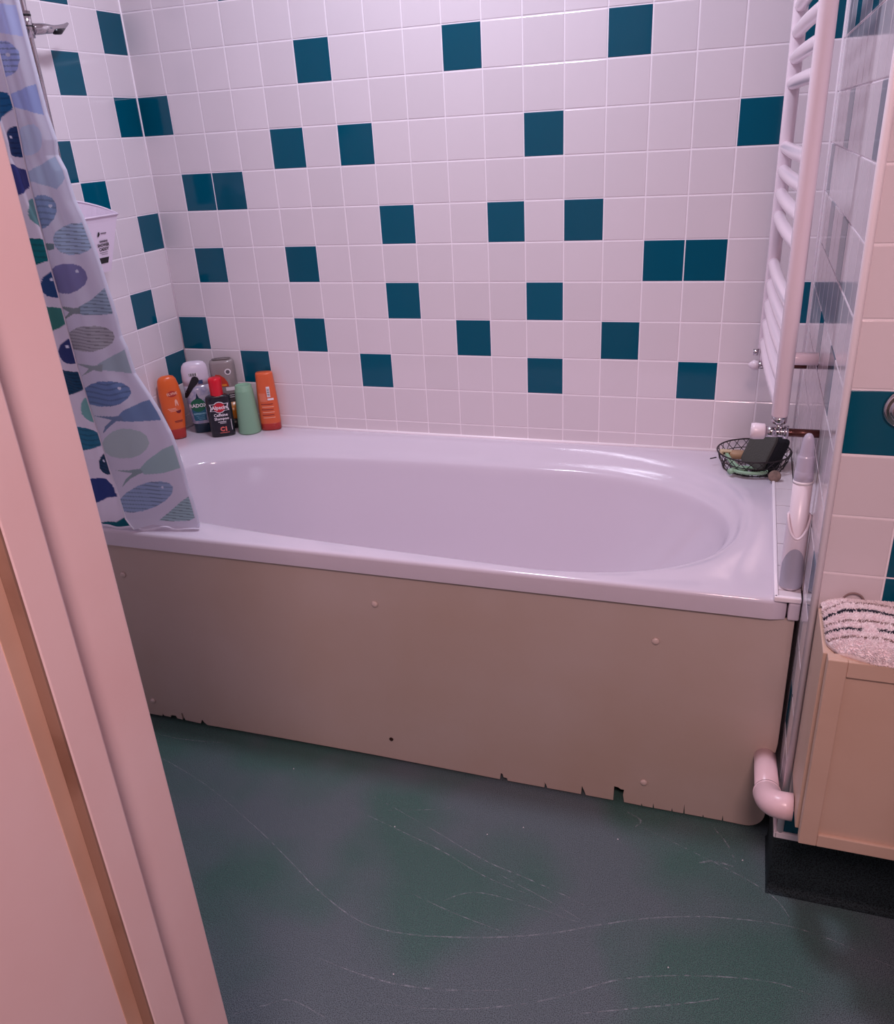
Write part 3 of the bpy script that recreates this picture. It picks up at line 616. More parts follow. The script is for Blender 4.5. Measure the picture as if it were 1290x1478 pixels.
# 6 second orange bottle
b = Bottle('shampoo_bottle', 0.289, -0.028, 22, [(0, .0285, .0165), (.002, .0305, .019), (.020, .0308, .0195), (.0235, .0312, .0198), (.07, .0310, .0205), (.12, .0290, .020), (.160, .0268, .019), (.172, .0262, .0185), (.1765, .0255, .018), (.179, .024, .0165), (.1795, .002, .0015)], 2.5, None,
    'dull orange shampoo bottle with a white barcode, furthest right of the bottles', 'bottle', split=[('cap', 0, .022, REDCAP, 'dark red base cap'), ('body', .022, .1795, ORANGE2, None)])
b.decal('barcode', rect(.008, .122, .010, .032), INK)
for k in range(7): b.decal('bar', rect(.008, .110+.0036*k, .0075, .0018 if k % 2 else .0012), BLKINK, .0009, 1)
b.decal('white_print', rect(.012, .099, .018, .006), INK); b.decal('pale_panel', [(-.022, .118), (-.002, .118), (.002, .092), (-.020, .092)], mat('peach_print', rgb(228, 124, 92), .5))
for k in range(6): b.decal('small_print', rect(-.001+.002*(k % 2), .084-.0085*k, .036, .0020), PALEPRINT if k % 2 else WINE)
# ---------------------------------------------------------------- wire basket with scourer things
WIRE = mat('dark_wire', rgb(52, 46, 48), 0.4, metal=0.5)
bk = empty('wire_basket', (1.706, -0.110, 0.5622), 'dark oval wire basket on the bath corner under the radiator valve', 'basket'); KO = Vector((1.706, -0.110, 0.5622))
def oval(a, c, z, n=40, wob=0.0): return [(a*math.cos(t), c*math.sin(t), z+wob*math.sin(3*t)) for t in [2*math.pi*k/n for k in range(n)]]
tube('rim_wire', oval(.088, .088, .046), .0020, WIRE, bk, 8, True); tube('base_wire', oval(.072, .072, .004), .0016, WIRE, bk, 8, True); tube('middle_wire', oval(.082, .082, .026), .0012, WIRE, bk, 8, True)
parts = []
for k in range(22):
    t0, t1 = 2*math.pi*k/22, 2*math.pi*(k+1.6)/22
    for a, c in ((t0, t1), (t1, t0)):
        parts.append(tube_geo([(.072*math.cos(a), .072*math.sin(a), .004), (.081*math.cos((a+c)/2), .081*math.sin((a+c)/2), .024), (.088*math.cos(c), .088*math.sin(c), .046)], .0009, 6))
link('lattice_wires', pyd('lattice_wires', *join_geo(parts)), WIRE, bk, True)
parts = [tube_geo([(-.068+.017*k, -math.sqrt(max(0, .072**2-(-.068+.017*k)**2)), .003), (-.068+.017*k, math.sqrt(max(0, .072**2-(-.068+.017*k)**2)), .003)], .0010, 6) for k in range(9)]
link('floor_wires', pyd('floor_wires', *join_geo(parts)), WIRE, bk, True)
for sx, sy in ((-1, 0),): tube('hook_end', [(-.088, 0, .022), (-.103, -.004, .019)], .0016, WIRE, bk, 8)
def lump(name, loc, dims, rot, m, label, cat, seed, rough=0.12, part='body', bev=0.35, group=None):
    root = empty(name, loc, label, cat, group); bm = bmesh.new(); bmesh.ops.create_cube(bm, size=1.0)
    bmesh.ops.bevel(bm, geom=bm.edges[:], offset=bev*0.5, segments=3, profile=0.6, affect='EDGES'); bmesh.ops.subdivide_edges(bm, edges=bm.edges[:], cuts=1, use_grid_fill=True)
    r_ = random.Random(seed)
    for v in bm.verts:
        v.co = Vector((v.co.x*dims[0], v.co.y*dims[1], v.co.z*dims[2]))
        v.co += Vector((r_.uniform(-1, 1), r_.uniform(-1, 1), r_.uniform(-1, 1)))*rough*min(dims)*0.2
    o = link(part, bmm(part, bm), m, root, True); o.rotation_euler = rot; return root
SPONGE = mat('black_sponge', rgb(24, 28, 34), 0.85, bump=(160, 0.5, 0.003)); SCOUR = mat('grey_scourer', rgb(78, 78, 74), 0.95, bump=(200, 0.6, 0.003))
sp = lump('scrub_sponge', (1.735, -0.122, 0.6125), (.092, .080, .048), (0.10, -1.15, 0.62), SPONGE, 'black scrubbing sponge with a grey top lying in the wire basket', 'sponge', 4)
bm = bmesh.new(); bmesh.ops.create_cube(bm, size=1.0); bmesh.ops.bevel(bm, geom=bm.edges[:], offset=.16, segments=3, profile=.6, affect='EDGES')
for v in bm.verts: v.co = Vector((v.co.x*.091, v.co.y*.079, v.co.z*.010+.0260))
o = link('scourer_face', bmm('s', bm), SCOUR, sp, True, 'grey scouring face'); o.rotation_euler = (0.10, -1.15, 0.62)
GRN = mat('pale_green_plastic', rgb(146, 182, 150), 0.35); CREAMP = mat('cream_plastic', rgb(214, 196, 160), 0.45)
gr = empty('plastic_tool', (1.672, -0.150, 0.577), 'pale green plastic handle with a cream end, left of the sponge in the wire basket', 'tool')
tube('handle', smooth_path([(-.030, .052, .012), (-.016, .022, .004), (.002, -.006, -.001), (.016, -.034, .004)], 6), [.0055]*6+[.0065]*6+[.008]*6+[.009], GRN, gr, 12)
o = box('head', (-.016, -.006, -.005), (.016, .006, .006), CREAMP, gr, .002, label='cream dotted end'); o.location = (-.033, .058, .016); o.rotation_euler = (.3, .2, .6)
for k in range(3): 
    h = box('dot', (-.010+.008*k, -.0066, -.002), (-.006+.008*k, -.0058, .003), BLACKP, o, 0)
rn = empty('plastic_ring', (1.700, -0.172, 0.578), 'pale green plastic ring under the sponge in the wire basket', 'ring')
tube('ring', oval(.038, .020, 0, 28), .0045, GRN, rn, 10, True); tube('stem', [(-.036, 0, 0), (-.048, -.012, -.003)], .007, GRN, rn, 12)
ck = empty('round_stopper', (1.757, -0.205, 0.572), 'round brown stopper at the front of the wire basket beside the ledge', 'stopper')
g = loft_geo([(0, .013, .013), (.001, .0145, .0145), (.006, .0145, .0145), (.0075, .012, .012), (.0078, .001, .001)], 28); o = link('disc', pyd('disc', *g), mat('brown_cork', rgb(140, 116, 104), .7, noise=(90, rgb(108, 88, 80), .4, .7)), ck, True); o.rotation_euler = (math.radians(78), 0, math.radians(-10)); o.location = (0, 0, .008)
br = empty('soap_bar', (1.668, -0.085, 0.577), 'small tan block at the back of the wire basket', 'soap')
link('bar', pyd('bar', *loft_geo([(0, .018, .012), (.003, .021, .015), (.014, .021, .015), (.018, .017, .011), (.0182, .001, .001)], 28, 2.6)), mat('tan_soap', rgb(176, 142, 110), .45), br, True)
# ---------------------------------------------------------------- cleaner on the ledge
CLEANB = mat('grey_translucent_plastic', rgb(186, 182, 200), 0.25)
ch = empty('brush_holder', (1.7790, -0.738, 0.5692), 'white tapered holder with a scooped rim standing on the tiled ledge', 'holder')
HP = [(0, .0190), (.002, .0205), (.03, .0208), (.08, .0204), (.12, .0200), (.15, .0196)]
V = []; Fc = []; n = 40; m_ = 16
def holder_top(a):  # scooped lower at the front (facing -y)
    s = max(0.0, -math.sin(a)); return 0.148-0.042*s**1.3
for i in range(m_+1):
    for k in range(n):
        a = 2*math.pi*k/n; z = holder_top(a)*i/m_; r = interp(HP, z); V.append((r*math.cos(a), r*math.sin(a), z))
for i in range(m_):
    for k in range(n): l = (k+1) % n; Fc.append((i*n+k, i*n+l, (i+1)*n+l, (i+1)*n+k))
o0 = len(V)
for i in range(m_+1):
    for k in range(n):
        a = 2*math.pi*k/n; z = .004+(holder_top(a)-.004)*i/m_; r = interp(HP, z)-.0022; V.append((r*math.cos(a), r*math.sin(a), z))
for i in range(m_):
    for k in range(n): l = (k+1) % n; Fc.append((o0+i*n+l, o0+i*n+k, o0+(i+1)*n+k, o0+(i+1)*n+l))
for k in range(n): l = (k+1) % n; Fc.append((m_*n+k, m_*n+l, o0+m_*n+l, o0+m_*n+k))
Fc.append(tuple(reversed(range(n)))); Fc.append(tuple(range(o0, o0+n)))
link('cup', pyd('cup', V, Fc), mat('white_to_grey_plastic', rgb(228, 216, 226), 0.3), ch, True)
hp = []
for i in range(25):
    a = math.pi+math.pi*i/24; r = interp(HP, holder_top(a))-.001; hp.append((r*math.cos(a), r*math.sin(a), holder_top(a)))
tube('rounded_lip', hp, .0024, WHITEP, ch, 8)
G = []; 
# grey tinted front panel of the holder
for i in range(9):
    for k in range(13):
        a = math.radians(-90-66+132*k/12); z = .005+(.046+.036*(1-((k-6)/6)**2))*i/8; r = interp(HP, z)+.0006; G.append((r*math.cos(a), r*math.sin(a), z))
link('grey_window', pyd('grey_window', G, [(i*13+k, i*13+k+1, (i+1)*13+k+1, (i+1)*13+k) for i in range(8) for k in range(12)]), mat('smoky_grey_plastic', rgb(170, 168, 184), .25), ch, True, 'smoky grey see-through front of the holder')
cl = empty('cleaner_wand', (1.7790, -0.7365, 0.576), 'white tube with a clear domed cap standing in the scooped holder', 'cleaning wand')
tube('shaft', [(0, 0, 0), (0, .001, .05), (-.001, .004, .20)], [.0160, .0163, .0166], WHITEP, cl, 32)
tube('ring', [(-.001, .004, .199), (-.001, .0042, .204)], .0169, INK, cl, 32)
g = loft_geo([(.2035, .0160, .0160), (.2045, .0163, .0163), (.221, .0158, .0158), (.2225, .0150, .0150), (.2235, .0148, .0148), (.2470, .0141, .0141), (.2490, .0137, .0137), (.2505, .0125, .0125), (.2515, .0122, .0122), (.268, .0108, .0108), (.280, .0092, .0092), (.286, .0070, .0070), (.2895, .004, .004), (.2905, .0005, .0005)], 32)
V_ = [(x-.001, y+.0045, z) for x, y, z in g[0]]
link('cap', pyd('cap', V_, g[1]), mat('clear_cap', rgb(212, 204, 220), .1, trans=0.35), cl, True, 'clear domed cap')
# ---------------------------------------------------------------- shower riser, holder, caddy
rs = empty('shower_riser_rail', (0.05, -0.418, 1.5), 'chrome shower riser rail on the left wall beside the curtain', 'shower rail'); SO = Vector((0.05, -0.412, 1.5))
rt2 = lambda nm, a, c, r, m=CHROME, lb=None, seg=20: tube(nm, [tuple(Vector(a)-SO), tuple(Vector(c)-SO)], r, m, rs, seg, False, lb)
rt2('rail', (0.05, -0.412, 1.29), (0.05, -0.412, 2.05), .0085)
for z in (1.305, 2.03): rt2('wall_bracket', (0.001, -0.412, z), (0.052, -0.412, z), .011)
rt2('slider', (0.05, -0.412, 1.612), (0.05, -0.412, 1.665), .0130); rt2('slider_ring', (0.05, -0.412, 1.634), (0.05, -0.412, 1.637), .0138, BLACKP); rt2('slider_ring', (0.05, -0.412, 1.656), (0.05, -0.412, 1.659), .0138, BLACKP)
arm = smooth_path([(0.056, -0.402, 1.630), (0.066, -0.375, 1.632), (0.066, -0.340, 1.634), (0.062, -0.305, 1.642), (0.058, -0.284, 1.650)], 6)
tube('handset_holder', [p-SO for p in arm], [max(.0028, .0125-.0100*(i/(len(arm)-1))**1.2) for i in range(len(arm))], CHROME, rs, 18)
tube('holder_grip', [Vector((0.071, -0.352, 1.628))-SO, Vector((0.069, -0.330, 1.630))-SO, Vector((0.062, -0.300, 1.640))-SO], [.0065, .0070, .002], mat('dark_chrome', rgb(58, 60, 62), .25, metal=.9), rs, 12, False, 'dark insert of the holder')
cd = empty('shower_caddy', (0.004, -0.428, 1.09), 'white D-shaped shower caddy tub with printed label on the left wall', 'caddy')
CADM = mat('white_caddy_plastic', rgb(232, 216, 232), 0.4)
def dsec(hy, dx, z, n=28, infl=0.0):   # flat front at x=dx towards the room, rounded back to the wall
    P = []
    for k in range(n+1):
        a = math.pi*k/n; P.append((dx-(dx-.001-infl)*math.sin(a)**0.9-infl, -(hy-infl)*math.cos(a), z))
    return P
secs = [(.072, .080, 0.0), (.078, .084, 0.02), (.112, .098, .120), (.117, .101, .134)]
V = []; Fc = []; n = 29
for hy, dx, z in secs: V += [(x, y, z+(0.044*(1-(x/dx)) if z > .1 else 0)) for x, y, z in dsec(hy, dx, z)]
for hy, dx, z in reversed(secs): V += [(x, y, z+(0.044*(1-(x/dx)) if z > .1 else 0)) for x, y, z in dsec(hy-.0, dx, z+(.003 if z == 0 else 0), infl=.0028)]
R8 = 2*len(secs)
for i in range(R8-1):
    for k in range(n): l = (k+1) % n; Fc.append((i*n+k, i*n+l, (i+1)*n+l, (i+1)*n+k))
Fc.append(tuple(range(n))); Fc.append(tuple(range((R8-1)*n, R8*n)))
bm = bmesh.new(); me = pyd('tub', V, Fc); bm.from_mesh(me); link('tub', bmm('tub', bm), CADM, cd)
top = [(x, y, z+0.044*(1-x/.101)) for x, y, z in dsec(.117, .101, .134)]; tube('rim', top, .0028, CADM, cd, 8, True)
def on_front(y, z):
    y -= 0.010
    t = (z-0.02)/(.134-.02); return (.084+(.101-.084)*t+.0008, y, z)
def cad_poly(nm, P, m, lb=None): return link(nm, pyd(nm, [on_front(y, z) for y, z in P], [tuple(range(len(P)))]), m, cd, False, lb)
def cad_text(s, y, z, size, bold=.0003):
    Vt, Ft = text_geo(s, size, bold); link('lettering', pyd('lettering', [on_front(y+a, z+c) for a, c in Vt], Ft), BLKINK, cd)
cad_poly('label_bar', [(.040, .022), (.072, .022), (.077, .036), (.040, .036)], BLKINK, 'dark block printed on the label')
cad_text('SHOWER', .060, .066, .0105); cad_text('CADDY', .061, .056, .0105); cad_text('HANGING', .062, .075, .0065)
cad_poly('line', [(.044, .0475), (.074, .0475), (.074, .0488), (.044, .0488)], mat('grey_print', rgb(120, 110, 120), .6)); cad_poly('line', [(.050, .043), (.074, .043), (.074, .0440), (.050, .0440)], bpy.data.materials['grey_print'])
cad_poly('leaf_logo', [(.040, .087), (.044, .097), (.049, .099), (.050, .092), (.046, .088)], BLKINK); cad_poly('line', [(.053, .093), (.075, .093), (.075, .0955), (.053, .0955)], bpy.data.materials['grey_print'])
cad_poly('handle_slot', [(.014, .090), (.018, .090), (.018, .099), (.014, .099)], BLKINK)
# ---------------------------------------------------------------- shower curtain
FT =  [(0.28, 1.506), (0.283, 1.449), (0.277, 1.358), (0.277, 1.294), (0.277, 1.222), (0.277, 1.162), (0.28, 1.09), (0.281, 1.025), (0.283, 0.946), (0.29, 0.859), (0.294, 0.814), (0.309, 0.711), (0.32, 0.65), (0.328, 0.594), (0.342, 0.569)]
ET =  [(0.335, 1.63), (0.336, 1.573), (0.339, 1.502), (0.34, 1.444), (0.347, 1.396), (0.342, 1.369), (0.353, 1.341), (0.355, 1.312), (0.358, 1.285), (0.367, 1.256), (0.372, 1.233), (0.378, 1.2), (0.384, 1.16), (0.388, 1.122), (0.394, 1.082), (0.396, 1.057), (0.397, 1.013), (0.405, 0.988), (0.412, 0.932), (0.439, 0.883), (0.456, 0.848), (0.474, 0.799), (0.481, 0.767), (0.487, 0.72), (0.49, 0.668), (0.495, 0.641), (0.499, 0.598)]
FISH_F = [
(((0.281,1.628),(0.345,1.62),(0.338,1.57),(0.301,1.578),(0.265,1.584)),(165,170,215),0),
(((0.316,1.534),(0.308,1.521),(0.293,1.511),(0.276,1.506),(0.259,1.507),(0.246,1.514),(0.239,1.526),(0.24,1.54),(0.249,1.553),(0.263,1.563),(0.28,1.567),(0.297,1.566),(0.31,1.559),(0.317,1.548)),(138,148,198),2),
(((0.276,1.477),(0.341,1.496),(0.349,1.47),(0.344,1.436),(0.272,1.461)),(140,150,200),0),
(((0.324,1.397),(0.318,1.385),(0.307,1.376),(0.295,1.371),(0.284,1.371),(0.275,1.377),(0.271,1.387),(0.273,1.4),(0.279,1.411),(0.29,1.421),(0.302,1.425),(0.313,1.425),(0.321,1.419),(0.325,1.409)),(170,176,206),0),
(((0.27,1.339),(0.289,1.345),(0.32,1.358),(0.34,1.368),(0.352,1.351),(0.352,1.334),(0.342,1.317),(0.33,1.307),(0.306,1.316),(0.288,1.323),(0.268,1.324)),(150,160,190),0),
(((0.319,1.266),(0.312,1.252),(0.299,1.241),(0.283,1.235),(0.269,1.235),(0.257,1.242),(0.252,1.254),(0.253,1.268),(0.261,1.282),(0.274,1.292),(0.289,1.298),(0.304,1.298),(0.315,1.291),(0.32,1.28)),(118,134,174),3),
(((0.391,1.212),(0.382,1.199),(0.367,1.188),(0.347,1.182),(0.327,1.182),(0.311,1.189),(0.302,1.2),(0.301,1.213),(0.31,1.227),(0.326,1.237),(0.345,1.242),(0.365,1.242),(0.381,1.236),(0.39,1.225)),(145,160,190),1),
(((0.265,1.207),(0.301,1.205),(0.297,1.194),(0.263,1.191)),(95,115,125),0),
(((0.353,1.135),(0.345,1.122),(0.329,1.111),(0.308,1.105),(0.288,1.105),(0.271,1.111),(0.261,1.122),(0.261,1.135),(0.27,1.149),(0.286,1.16),(0.306,1.165),(0.327,1.165),(0.343,1.159),(0.352,1.148)),(108,104,150),0),
(((0.311,1.071),(0.35,1.09),(0.394,1.119),(0.404,1.093),(0.403,1.062),(0.371,1.059),(0.329,1.061)),(132,147,172),1),
(((0.273,1.079),(0.309,1.075),(0.328,1.077),(0.324,1.063),(0.305,1.063),(0.273,1.049),(0.294,1.066)),(115,122,130),0),
(((0.385,1.011),(0.376,0.999),(0.357,0.989),(0.332,0.983),(0.306,0.982),(0.283,0.987),(0.27,0.997),(0.267,1.009),(0.277,1.021),(0.296,1.031),(0.322,1.037),(0.348,1.037),(0.369,1.032),(0.383,1.023)),(150,146,160),1),
(((0.336,0.955),(0.371,0.972),(0.409,0.988),(0.414,0.96),(0.415,0.933),(0.383,0.936),(0.345,0.943)),(142,154,170),0),
(((0.28,0.956),(0.322,0.951),(0.349,0.956),(0.344,0.94),(0.32,0.942),(0.287,0.928),(0.308,0.944)),(130,138,148),0),
(((0.398,0.891),(0.388,0.878),(0.369,0.867),(0.342,0.86),(0.314,0.859),(0.291,0.864),(0.276,0.873),(0.274,0.886),(0.284,0.899),(0.304,0.91),(0.33,0.917),(0.358,0.918),(0.381,0.913),(0.395,0.903)),(95,115,160),3),
(((0.349,0.834),(0.375,0.853),(0.421,0.871),(0.453,0.88),(0.461,0.855),(0.467,0.831),(0.428,0.828),(0.362,0.827)),(100,120,160),0),
(((0.294,0.838),(0.334,0.836),(0.365,0.84),(0.368,0.827),(0.346,0.826),(0.328,0.814),(0.306,0.796),(0.316,0.814),(0.335,0.828)),(100,115,150),0),
(((0.421,0.778),(0.411,0.763),(0.391,0.749),(0.365,0.74),(0.338,0.739),(0.315,0.744),(0.301,0.756),(0.299,0.771),(0.31,0.787),(0.33,0.801),(0.356,0.809),(0.383,0.81),(0.405,0.805),(0.418,0.794)),(156,166,176),0),
(((0.378,0.712),(0.406,0.736),(0.448,0.763),(0.487,0.778),(0.493,0.75),(0.492,0.722),(0.441,0.707),(0.391,0.702)),(140,160,170),0),
(((0.32,0.711),(0.356,0.711),(0.382,0.715),(0.389,0.707),(0.375,0.701),(0.354,0.691),(0.33,0.67),(0.343,0.69),(0.361,0.704)),(125,140,150),0),
(((0.456,0.673),(0.451,0.657),(0.433,0.64),(0.405,0.624),(0.372,0.613),(0.342,0.609),(0.321,0.613),(0.312,0.624),(0.319,0.64),(0.338,0.657),(0.367,0.673),(0.399,0.684),(0.428,0.687),(0.448,0.683)),(130,145,180),2),
(((0.407,0.59),(0.438,0.613),(0.471,0.639),(0.499,0.656),(0.505,0.628),(0.506,0.604),(0.481,0.59),(0.432,0.588)),(140,160,175),1),]
FISH_B = [
(((0.203,1.492),(0.228,1.489),(0.247,1.484),(0.255,1.468),(0.25,1.455),(0.23,1.443),(0.209,1.437),(0.181,1.432)),(20,80,130),3),
(((0.298,1.396),(0.29,1.383),(0.275,1.373),(0.257,1.368),(0.238,1.369),(0.223,1.375),(0.215,1.386),(0.216,1.4),(0.225,1.412),(0.24,1.422),(0.258,1.427),(0.276,1.426),(0.291,1.419),(0.299,1.409)),(28,52,100),2),
(((0.199,1.358),(0.222,1.354),(0.252,1.345),(0.272,1.335),(0.249,1.31),(0.202,1.297),(0.193,1.316)),(50,55,115),0),
(((0.306,1.263),(0.298,1.251),(0.282,1.241),(0.262,1.235),(0.242,1.236),(0.225,1.242),(0.216,1.253),(0.216,1.266),(0.225,1.278),(0.241,1.288),(0.26,1.293),(0.28,1.292),(0.296,1.286),(0.305,1.276)),(90,130,142),0),
(((0.199,1.215),(0.231,1.211),(0.265,1.2),(0.25,1.174),(0.239,1.167),(0.201,1.157)),(0,96,108),3),
(((0.301,1.12),(0.293,1.106),(0.277,1.095),(0.258,1.089),(0.238,1.089),(0.222,1.095),(0.213,1.106),(0.213,1.12),(0.222,1.134),(0.238,1.145),(0.257,1.151),(0.277,1.151),(0.292,1.145),(0.301,1.134)),(30,62,112),0),
(((0.199,1.074),(0.227,1.072),(0.256,1.063),(0.264,1.048),(0.249,1.036),(0.228,1.025),(0.202,1.016),(0.182,1.032)),(50,106,106),0),
(((0.298,0.977),(0.29,0.964),(0.276,0.953),(0.258,0.946),(0.24,0.946),(0.225,0.951),(0.217,0.962),(0.217,0.976),(0.226,0.989),(0.24,1.0),(0.258,1.006),(0.276,1.007),(0.29,1.001),(0.298,0.991)),(40,50,102),0),
(((0.199,0.934),(0.228,0.932),(0.259,0.925),(0.268,0.903),(0.254,0.887),(0.228,0.878),(0.2,0.871)),(15,56,88),1),
(((0.312,0.846),(0.304,0.832),(0.29,0.82),(0.272,0.813),(0.254,0.812),(0.24,0.818),(0.232,0.829),(0.232,0.843),(0.24,0.857),(0.255,0.869),(0.272,0.876),(0.29,0.876),(0.304,0.871),(0.312,0.86)),(100,146,152),0),
(((0.201,0.798),(0.23,0.797),(0.266,0.788),(0.276,0.769),(0.266,0.755),(0.237,0.745),(0.206,0.739)),(35,92,124),3),
(((0.312,0.716),(0.306,0.704),(0.295,0.694),(0.28,0.688),(0.265,0.687),(0.254,0.691),(0.247,0.7),(0.247,0.712),(0.254,0.724),(0.266,0.734),(0.28,0.74),(0.294,0.741),(0.306,0.736),(0.312,0.728)),(20,50,82),1),
(((0.203,0.671),(0.237,0.675),(0.266,0.676),(0.286,0.666),(0.295,0.638),(0.264,0.631),(0.245,0.622),(0.219,0.612),(0.207,0.64)),(35,50,108),0),
(((0.241,0.559),(0.283,0.567),(0.303,0.569),(0.315,0.538),(0.288,0.536),(0.263,0.543)),(0,80,98),0),]
EYES_F =  [(0.294, 1.544), (0.31, 1.277), (0.335, 1.149), (0.374, 0.902), (0.375, 0.902), (0.431, 0.672)]
EYES_B =  [(0.237, 1.406), (0.235, 1.128), (0.239, 0.985), (0.264, 0.717)]
FT = sorted((z, x) for x, z in FT); ET = sorted((z, x-0.005-0.004*max(0, min(1, (z-1.2)/.3))) for x, z in ET)
FT = [(0.560, .352)]+FT[1:]+[(2.0, .285)]; ET = ET+[(2.0, .33)]
cur = empty('shower_curtain', (0.3, -0.75, 1.95), 'white shower curtain printed with blue and teal fish hanging over the bath edge', 'shower curtain')
UO = Vector((0.3, -0.75, 1.95))
def prep(L):
    out = []
    for P, c, s in L:
        xs = [p[0] for p in P]; zs = [p[1] for p in P]; out.append((min(xs), max(xs), min(zs), max(zs), P, (lin(c[0])*1.02, lin(c[1])*1.12, lin(c[2])*.95), s))
    return out
FISH_B[-1] = (tuple((0.262+(x-0.262)*1.25, z+0.010+(0.012 if z > 0.567 else 0)) for x, z in FISH_B[-1][0]),)+FISH_B[-1][1:]
FF_, FB_ = prep(FISH_F), prep(FISH_B)
def inside(P, x, z):
    r = False; j = len(P)-1
    for i in range(len(P)):
        xi, zi = P[i]; xj, zj = P[j]
        if (zi > z) != (zj > z) and x < (xj-xi)*(z-zi)/(zj-zi)+xi: r = not r
        j = i
    return r
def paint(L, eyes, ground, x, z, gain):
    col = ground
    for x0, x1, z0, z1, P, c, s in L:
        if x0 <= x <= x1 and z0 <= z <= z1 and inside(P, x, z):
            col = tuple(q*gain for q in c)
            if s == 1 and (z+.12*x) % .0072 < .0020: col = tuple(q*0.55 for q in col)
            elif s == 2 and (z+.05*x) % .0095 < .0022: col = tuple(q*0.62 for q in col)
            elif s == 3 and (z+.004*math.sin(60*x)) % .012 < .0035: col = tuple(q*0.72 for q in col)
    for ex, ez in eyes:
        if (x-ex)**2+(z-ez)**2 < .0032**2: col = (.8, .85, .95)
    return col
def front_y(x, z, t):   # t: 0 at the free edge, 1 at the fold
    low = max(0.0, min(1.0, (0.80-z)/0.24))
    return -0.768-0.017*low*(1-t)+0.018*t+0.004*math.sin(9*t+7*z)*math.sin(math.pi*t)*(1-low)+0.006*math.sin(math.pi*t)*math.sin(3*z+1)*(1-low)
NZ = 860; NF, NA, NB = 110, 8, 130
V = []; COL = []
for i in range(NZ+1):
    v = i/NZ
    for j in range(NF+NA+NB+1):
        if j <= NF:
            t = j/NF; zb = 0.5685+0.0115*min(1, t*3)-(0.008*max(0, t-.35)/.65); z = zb+(1.95-zb)*v
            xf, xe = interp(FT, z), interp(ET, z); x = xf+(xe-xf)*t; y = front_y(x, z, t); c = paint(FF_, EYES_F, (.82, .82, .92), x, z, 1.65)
        elif j <= NF+NA:
            a = math.pi*(j-NF)/(NA+1); z = 0.5730+(1.95-.5730)*v; xe = interp(ET, z); yf = front_y(xe, z, 1); x = xe+0.004*math.sin(a); y = yf+0.006*(1-math.cos(a)); c = (.80, .80, .90)
        else:
            t = (j-NF-NA)/NB; z = 0.5655+(1.95-.5655)*v; xe = interp(ET, z); yf = front_y(xe, z, 1); L = 0.34+0.10*max(0, (1.0-z))
            x = xe-L*t; w = math.sin(30*t+1.5*z)*math.sin(math.pi*min(1, t*1.5)); y = yf+0.012+0.010*w-0.030*max(0, min(1, (0.72-z)/0.16))*min(1, t*2.2)
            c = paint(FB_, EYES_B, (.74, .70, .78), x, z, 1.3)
        if z < 0.72 and y < -0.70:            # lies against the rim instead of through it
            z = max(z, 0.5640)
        V.append((x-UO.x, y-UO.y, z-UO.z)); COL.append((c[0], c[1], c[2], 1))
NC = NF+NA+NB+1; Fc = [(i*NC+j, i*NC+j+1, (i+1)*NC+j+1, (i+1)*NC+j) for i in range(NZ) for j in range(NC-1)]
me = pyd('fabric', V, Fc); at = me.color_attributes.new('print', 'FLOAT_COLOR', 'POINT')
at.data.foreach_set('color', [q for c in COL for q in c])
CURM = bpy.data.materials.new('printed_curtain'); CURM.use_nodes = True; nt = CURM.node_tree; bs = nt.nodes['Principled BSDF']; an = nt.nodes.new('ShaderNodeAttribute'); an.attribute_name = 'print'
nt.links.new(an.outputs['Color'], bs.inputs['Base Color']); bs.inputs['Roughness'].default_value = 0.55
tl = nt.nodes.new('ShaderNodeBsdfTranslucent'); nt.links.new(an.outputs['Color'], tl.inputs['Color']); ms = nt.nodes.new('ShaderNodeMixShader'); ms.inputs[0].default_value = 0.5
nz_ = nt.nodes.new('ShaderNodeTexNoise'); nz_.inputs['Scale'].default_value = 16; tc_ = nt.nodes.new('ShaderNodeTexCoord'); bp_ = nt.nodes.new('ShaderNodeBump'); bp_.inputs['Strength'].default_value = .25; bp_.inputs['Distance'].default_value = .006
nt.links.new(tc_.outputs['Object'], nz_.inputs['Vector']); nt.links.new(nz_.outputs[0], bp_.inputs['Height']); nt.links.new(bp_.outputs[0], bs.inputs['Normal'])
nt.links.new(bs.outputs[0], ms.inputs[1]); nt.links.new(tl.outputs[0], ms.inputs[2]); nt.links.new(ms.outputs[0], nt.nodes['Material Output'].inputs[0])
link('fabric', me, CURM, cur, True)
hem = [V[i*NC] for i in range(0, NZ+1, 4)]; tube('free_edge_hem', [(x-.0005, y-.0010, z) for x, y, z in hem], .0017, mat('hem_white', rgb(232, 226, 238), .6), cur, 6)
cr = empty('curtain_rail', (0.9, -0.75, 1.985), 'white shower curtain rail above the bath', 'curtain rail')
tube('rail', [(-0.898, 0, 0), (0.90, 0, 0)], .0125, TRIMW, cr, 18)
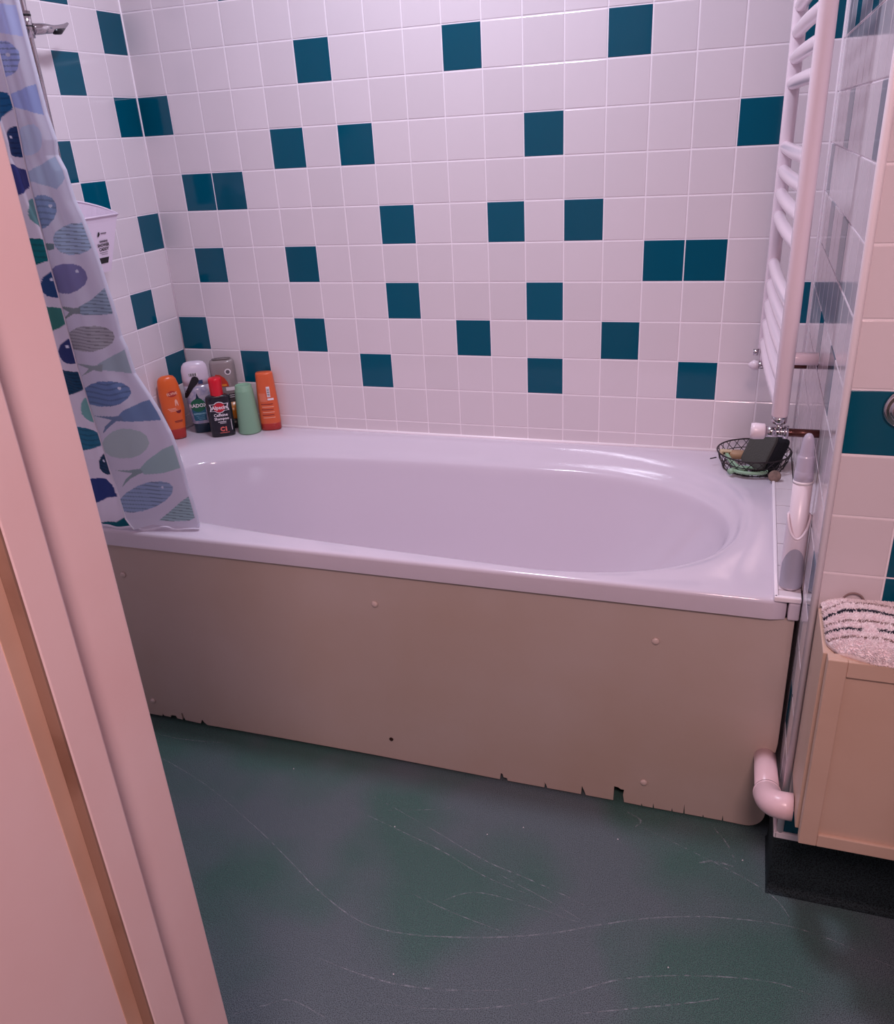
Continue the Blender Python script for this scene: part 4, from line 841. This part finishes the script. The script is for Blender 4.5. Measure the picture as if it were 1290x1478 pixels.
for k in range(7):
    x = -0.84+.055*k
    tube('curtain_ring', [(x, .020*math.cos(a), -.006+.028*math.sin(a)) for a in [2*math.pi*q/16 for q in range(16)]], .0018, CHROME, cur, 6, True).location = Vector((0.9, -0.75, 1.985))-UO
# ---------------------------------------------------------------- doorway
dr = empty('door_1', (DX0, -1.87, 0), None, None, None, 'structure'); DO = Vector((DX0, -1.87, 0))
def db(nm, lo, hi, m=JAMB, bev=.002, lb=None): return box(nm, tuple(Vector(lo)-DO), tuple(Vector(hi)-DO), m, dr, bev, 2, lb)
db('door_lining', (DX0-.032, DOORB-.002, 0), (DX0, DOORY+.002, DZ)); db('door_lining', (DX1, DOORB-.002, 0), (DX1+.032, DOORY+.002, DZ)); db('door_head', (DX0-.032, DOORB-.002, DZ), (DX1+.032, DOORY+.002, DZ+.032))
db('door_stop', (DX0, -1.8525, 0), (DX0+.0125, -1.8175, DZ)); 
db('worn_edge', (DX0, -1.8545, 0), (DX0+.0122, -1.8522, DZ), WORN, .0004, 'brown worn edge of the door stop'); db('worn_rebate', (DX0-.001, -1.8705, 0), (DX0+.0008, -1.8545, DZ), mat('tan_rebate', rgb(222, 186, 166), .5, noise=(5, rgb(204, 160, 136), .4, .7)), .0003, 'tan rubbed strip beside the door stop')
db('architrave', (DX0-.085, DOORB-.020, 0), (DX0-.006, DOORB-.002, DZ+.08)); db('architrave', (DX1+.006, DOORB-.020, 0), (DX1+.085, DOORB-.002, DZ+.08))
# ---------------------------------------------------------------- ceiling lamp (out of frame, lights the bathroom)
LX, LY = 0.95, -0.62
lamp = empty('ceiling_lamp', (LX, LY, CEILZ), 'round flush ceiling lamp above the bathroom floor', 'ceiling lamp')
link('base', pyd('base', *loft_geo([(-.018, .15, .15), (-.016, .155, .155), (0, .155, .155)], 40)), TRIMW, lamp, True)
ld = bpy.data.lights.new('lamp_light', 'AREA'); ld.shape = 'DISK'; ld.size = 0.28; ld.energy = 16.5; ld.color = (0.83, 0.83, 1.0)
lo = bpy.data.objects.new('lamp_light', ld); C.objects.link(lo); lo.parent = lamp; lo.location = (0, 0, -.022)
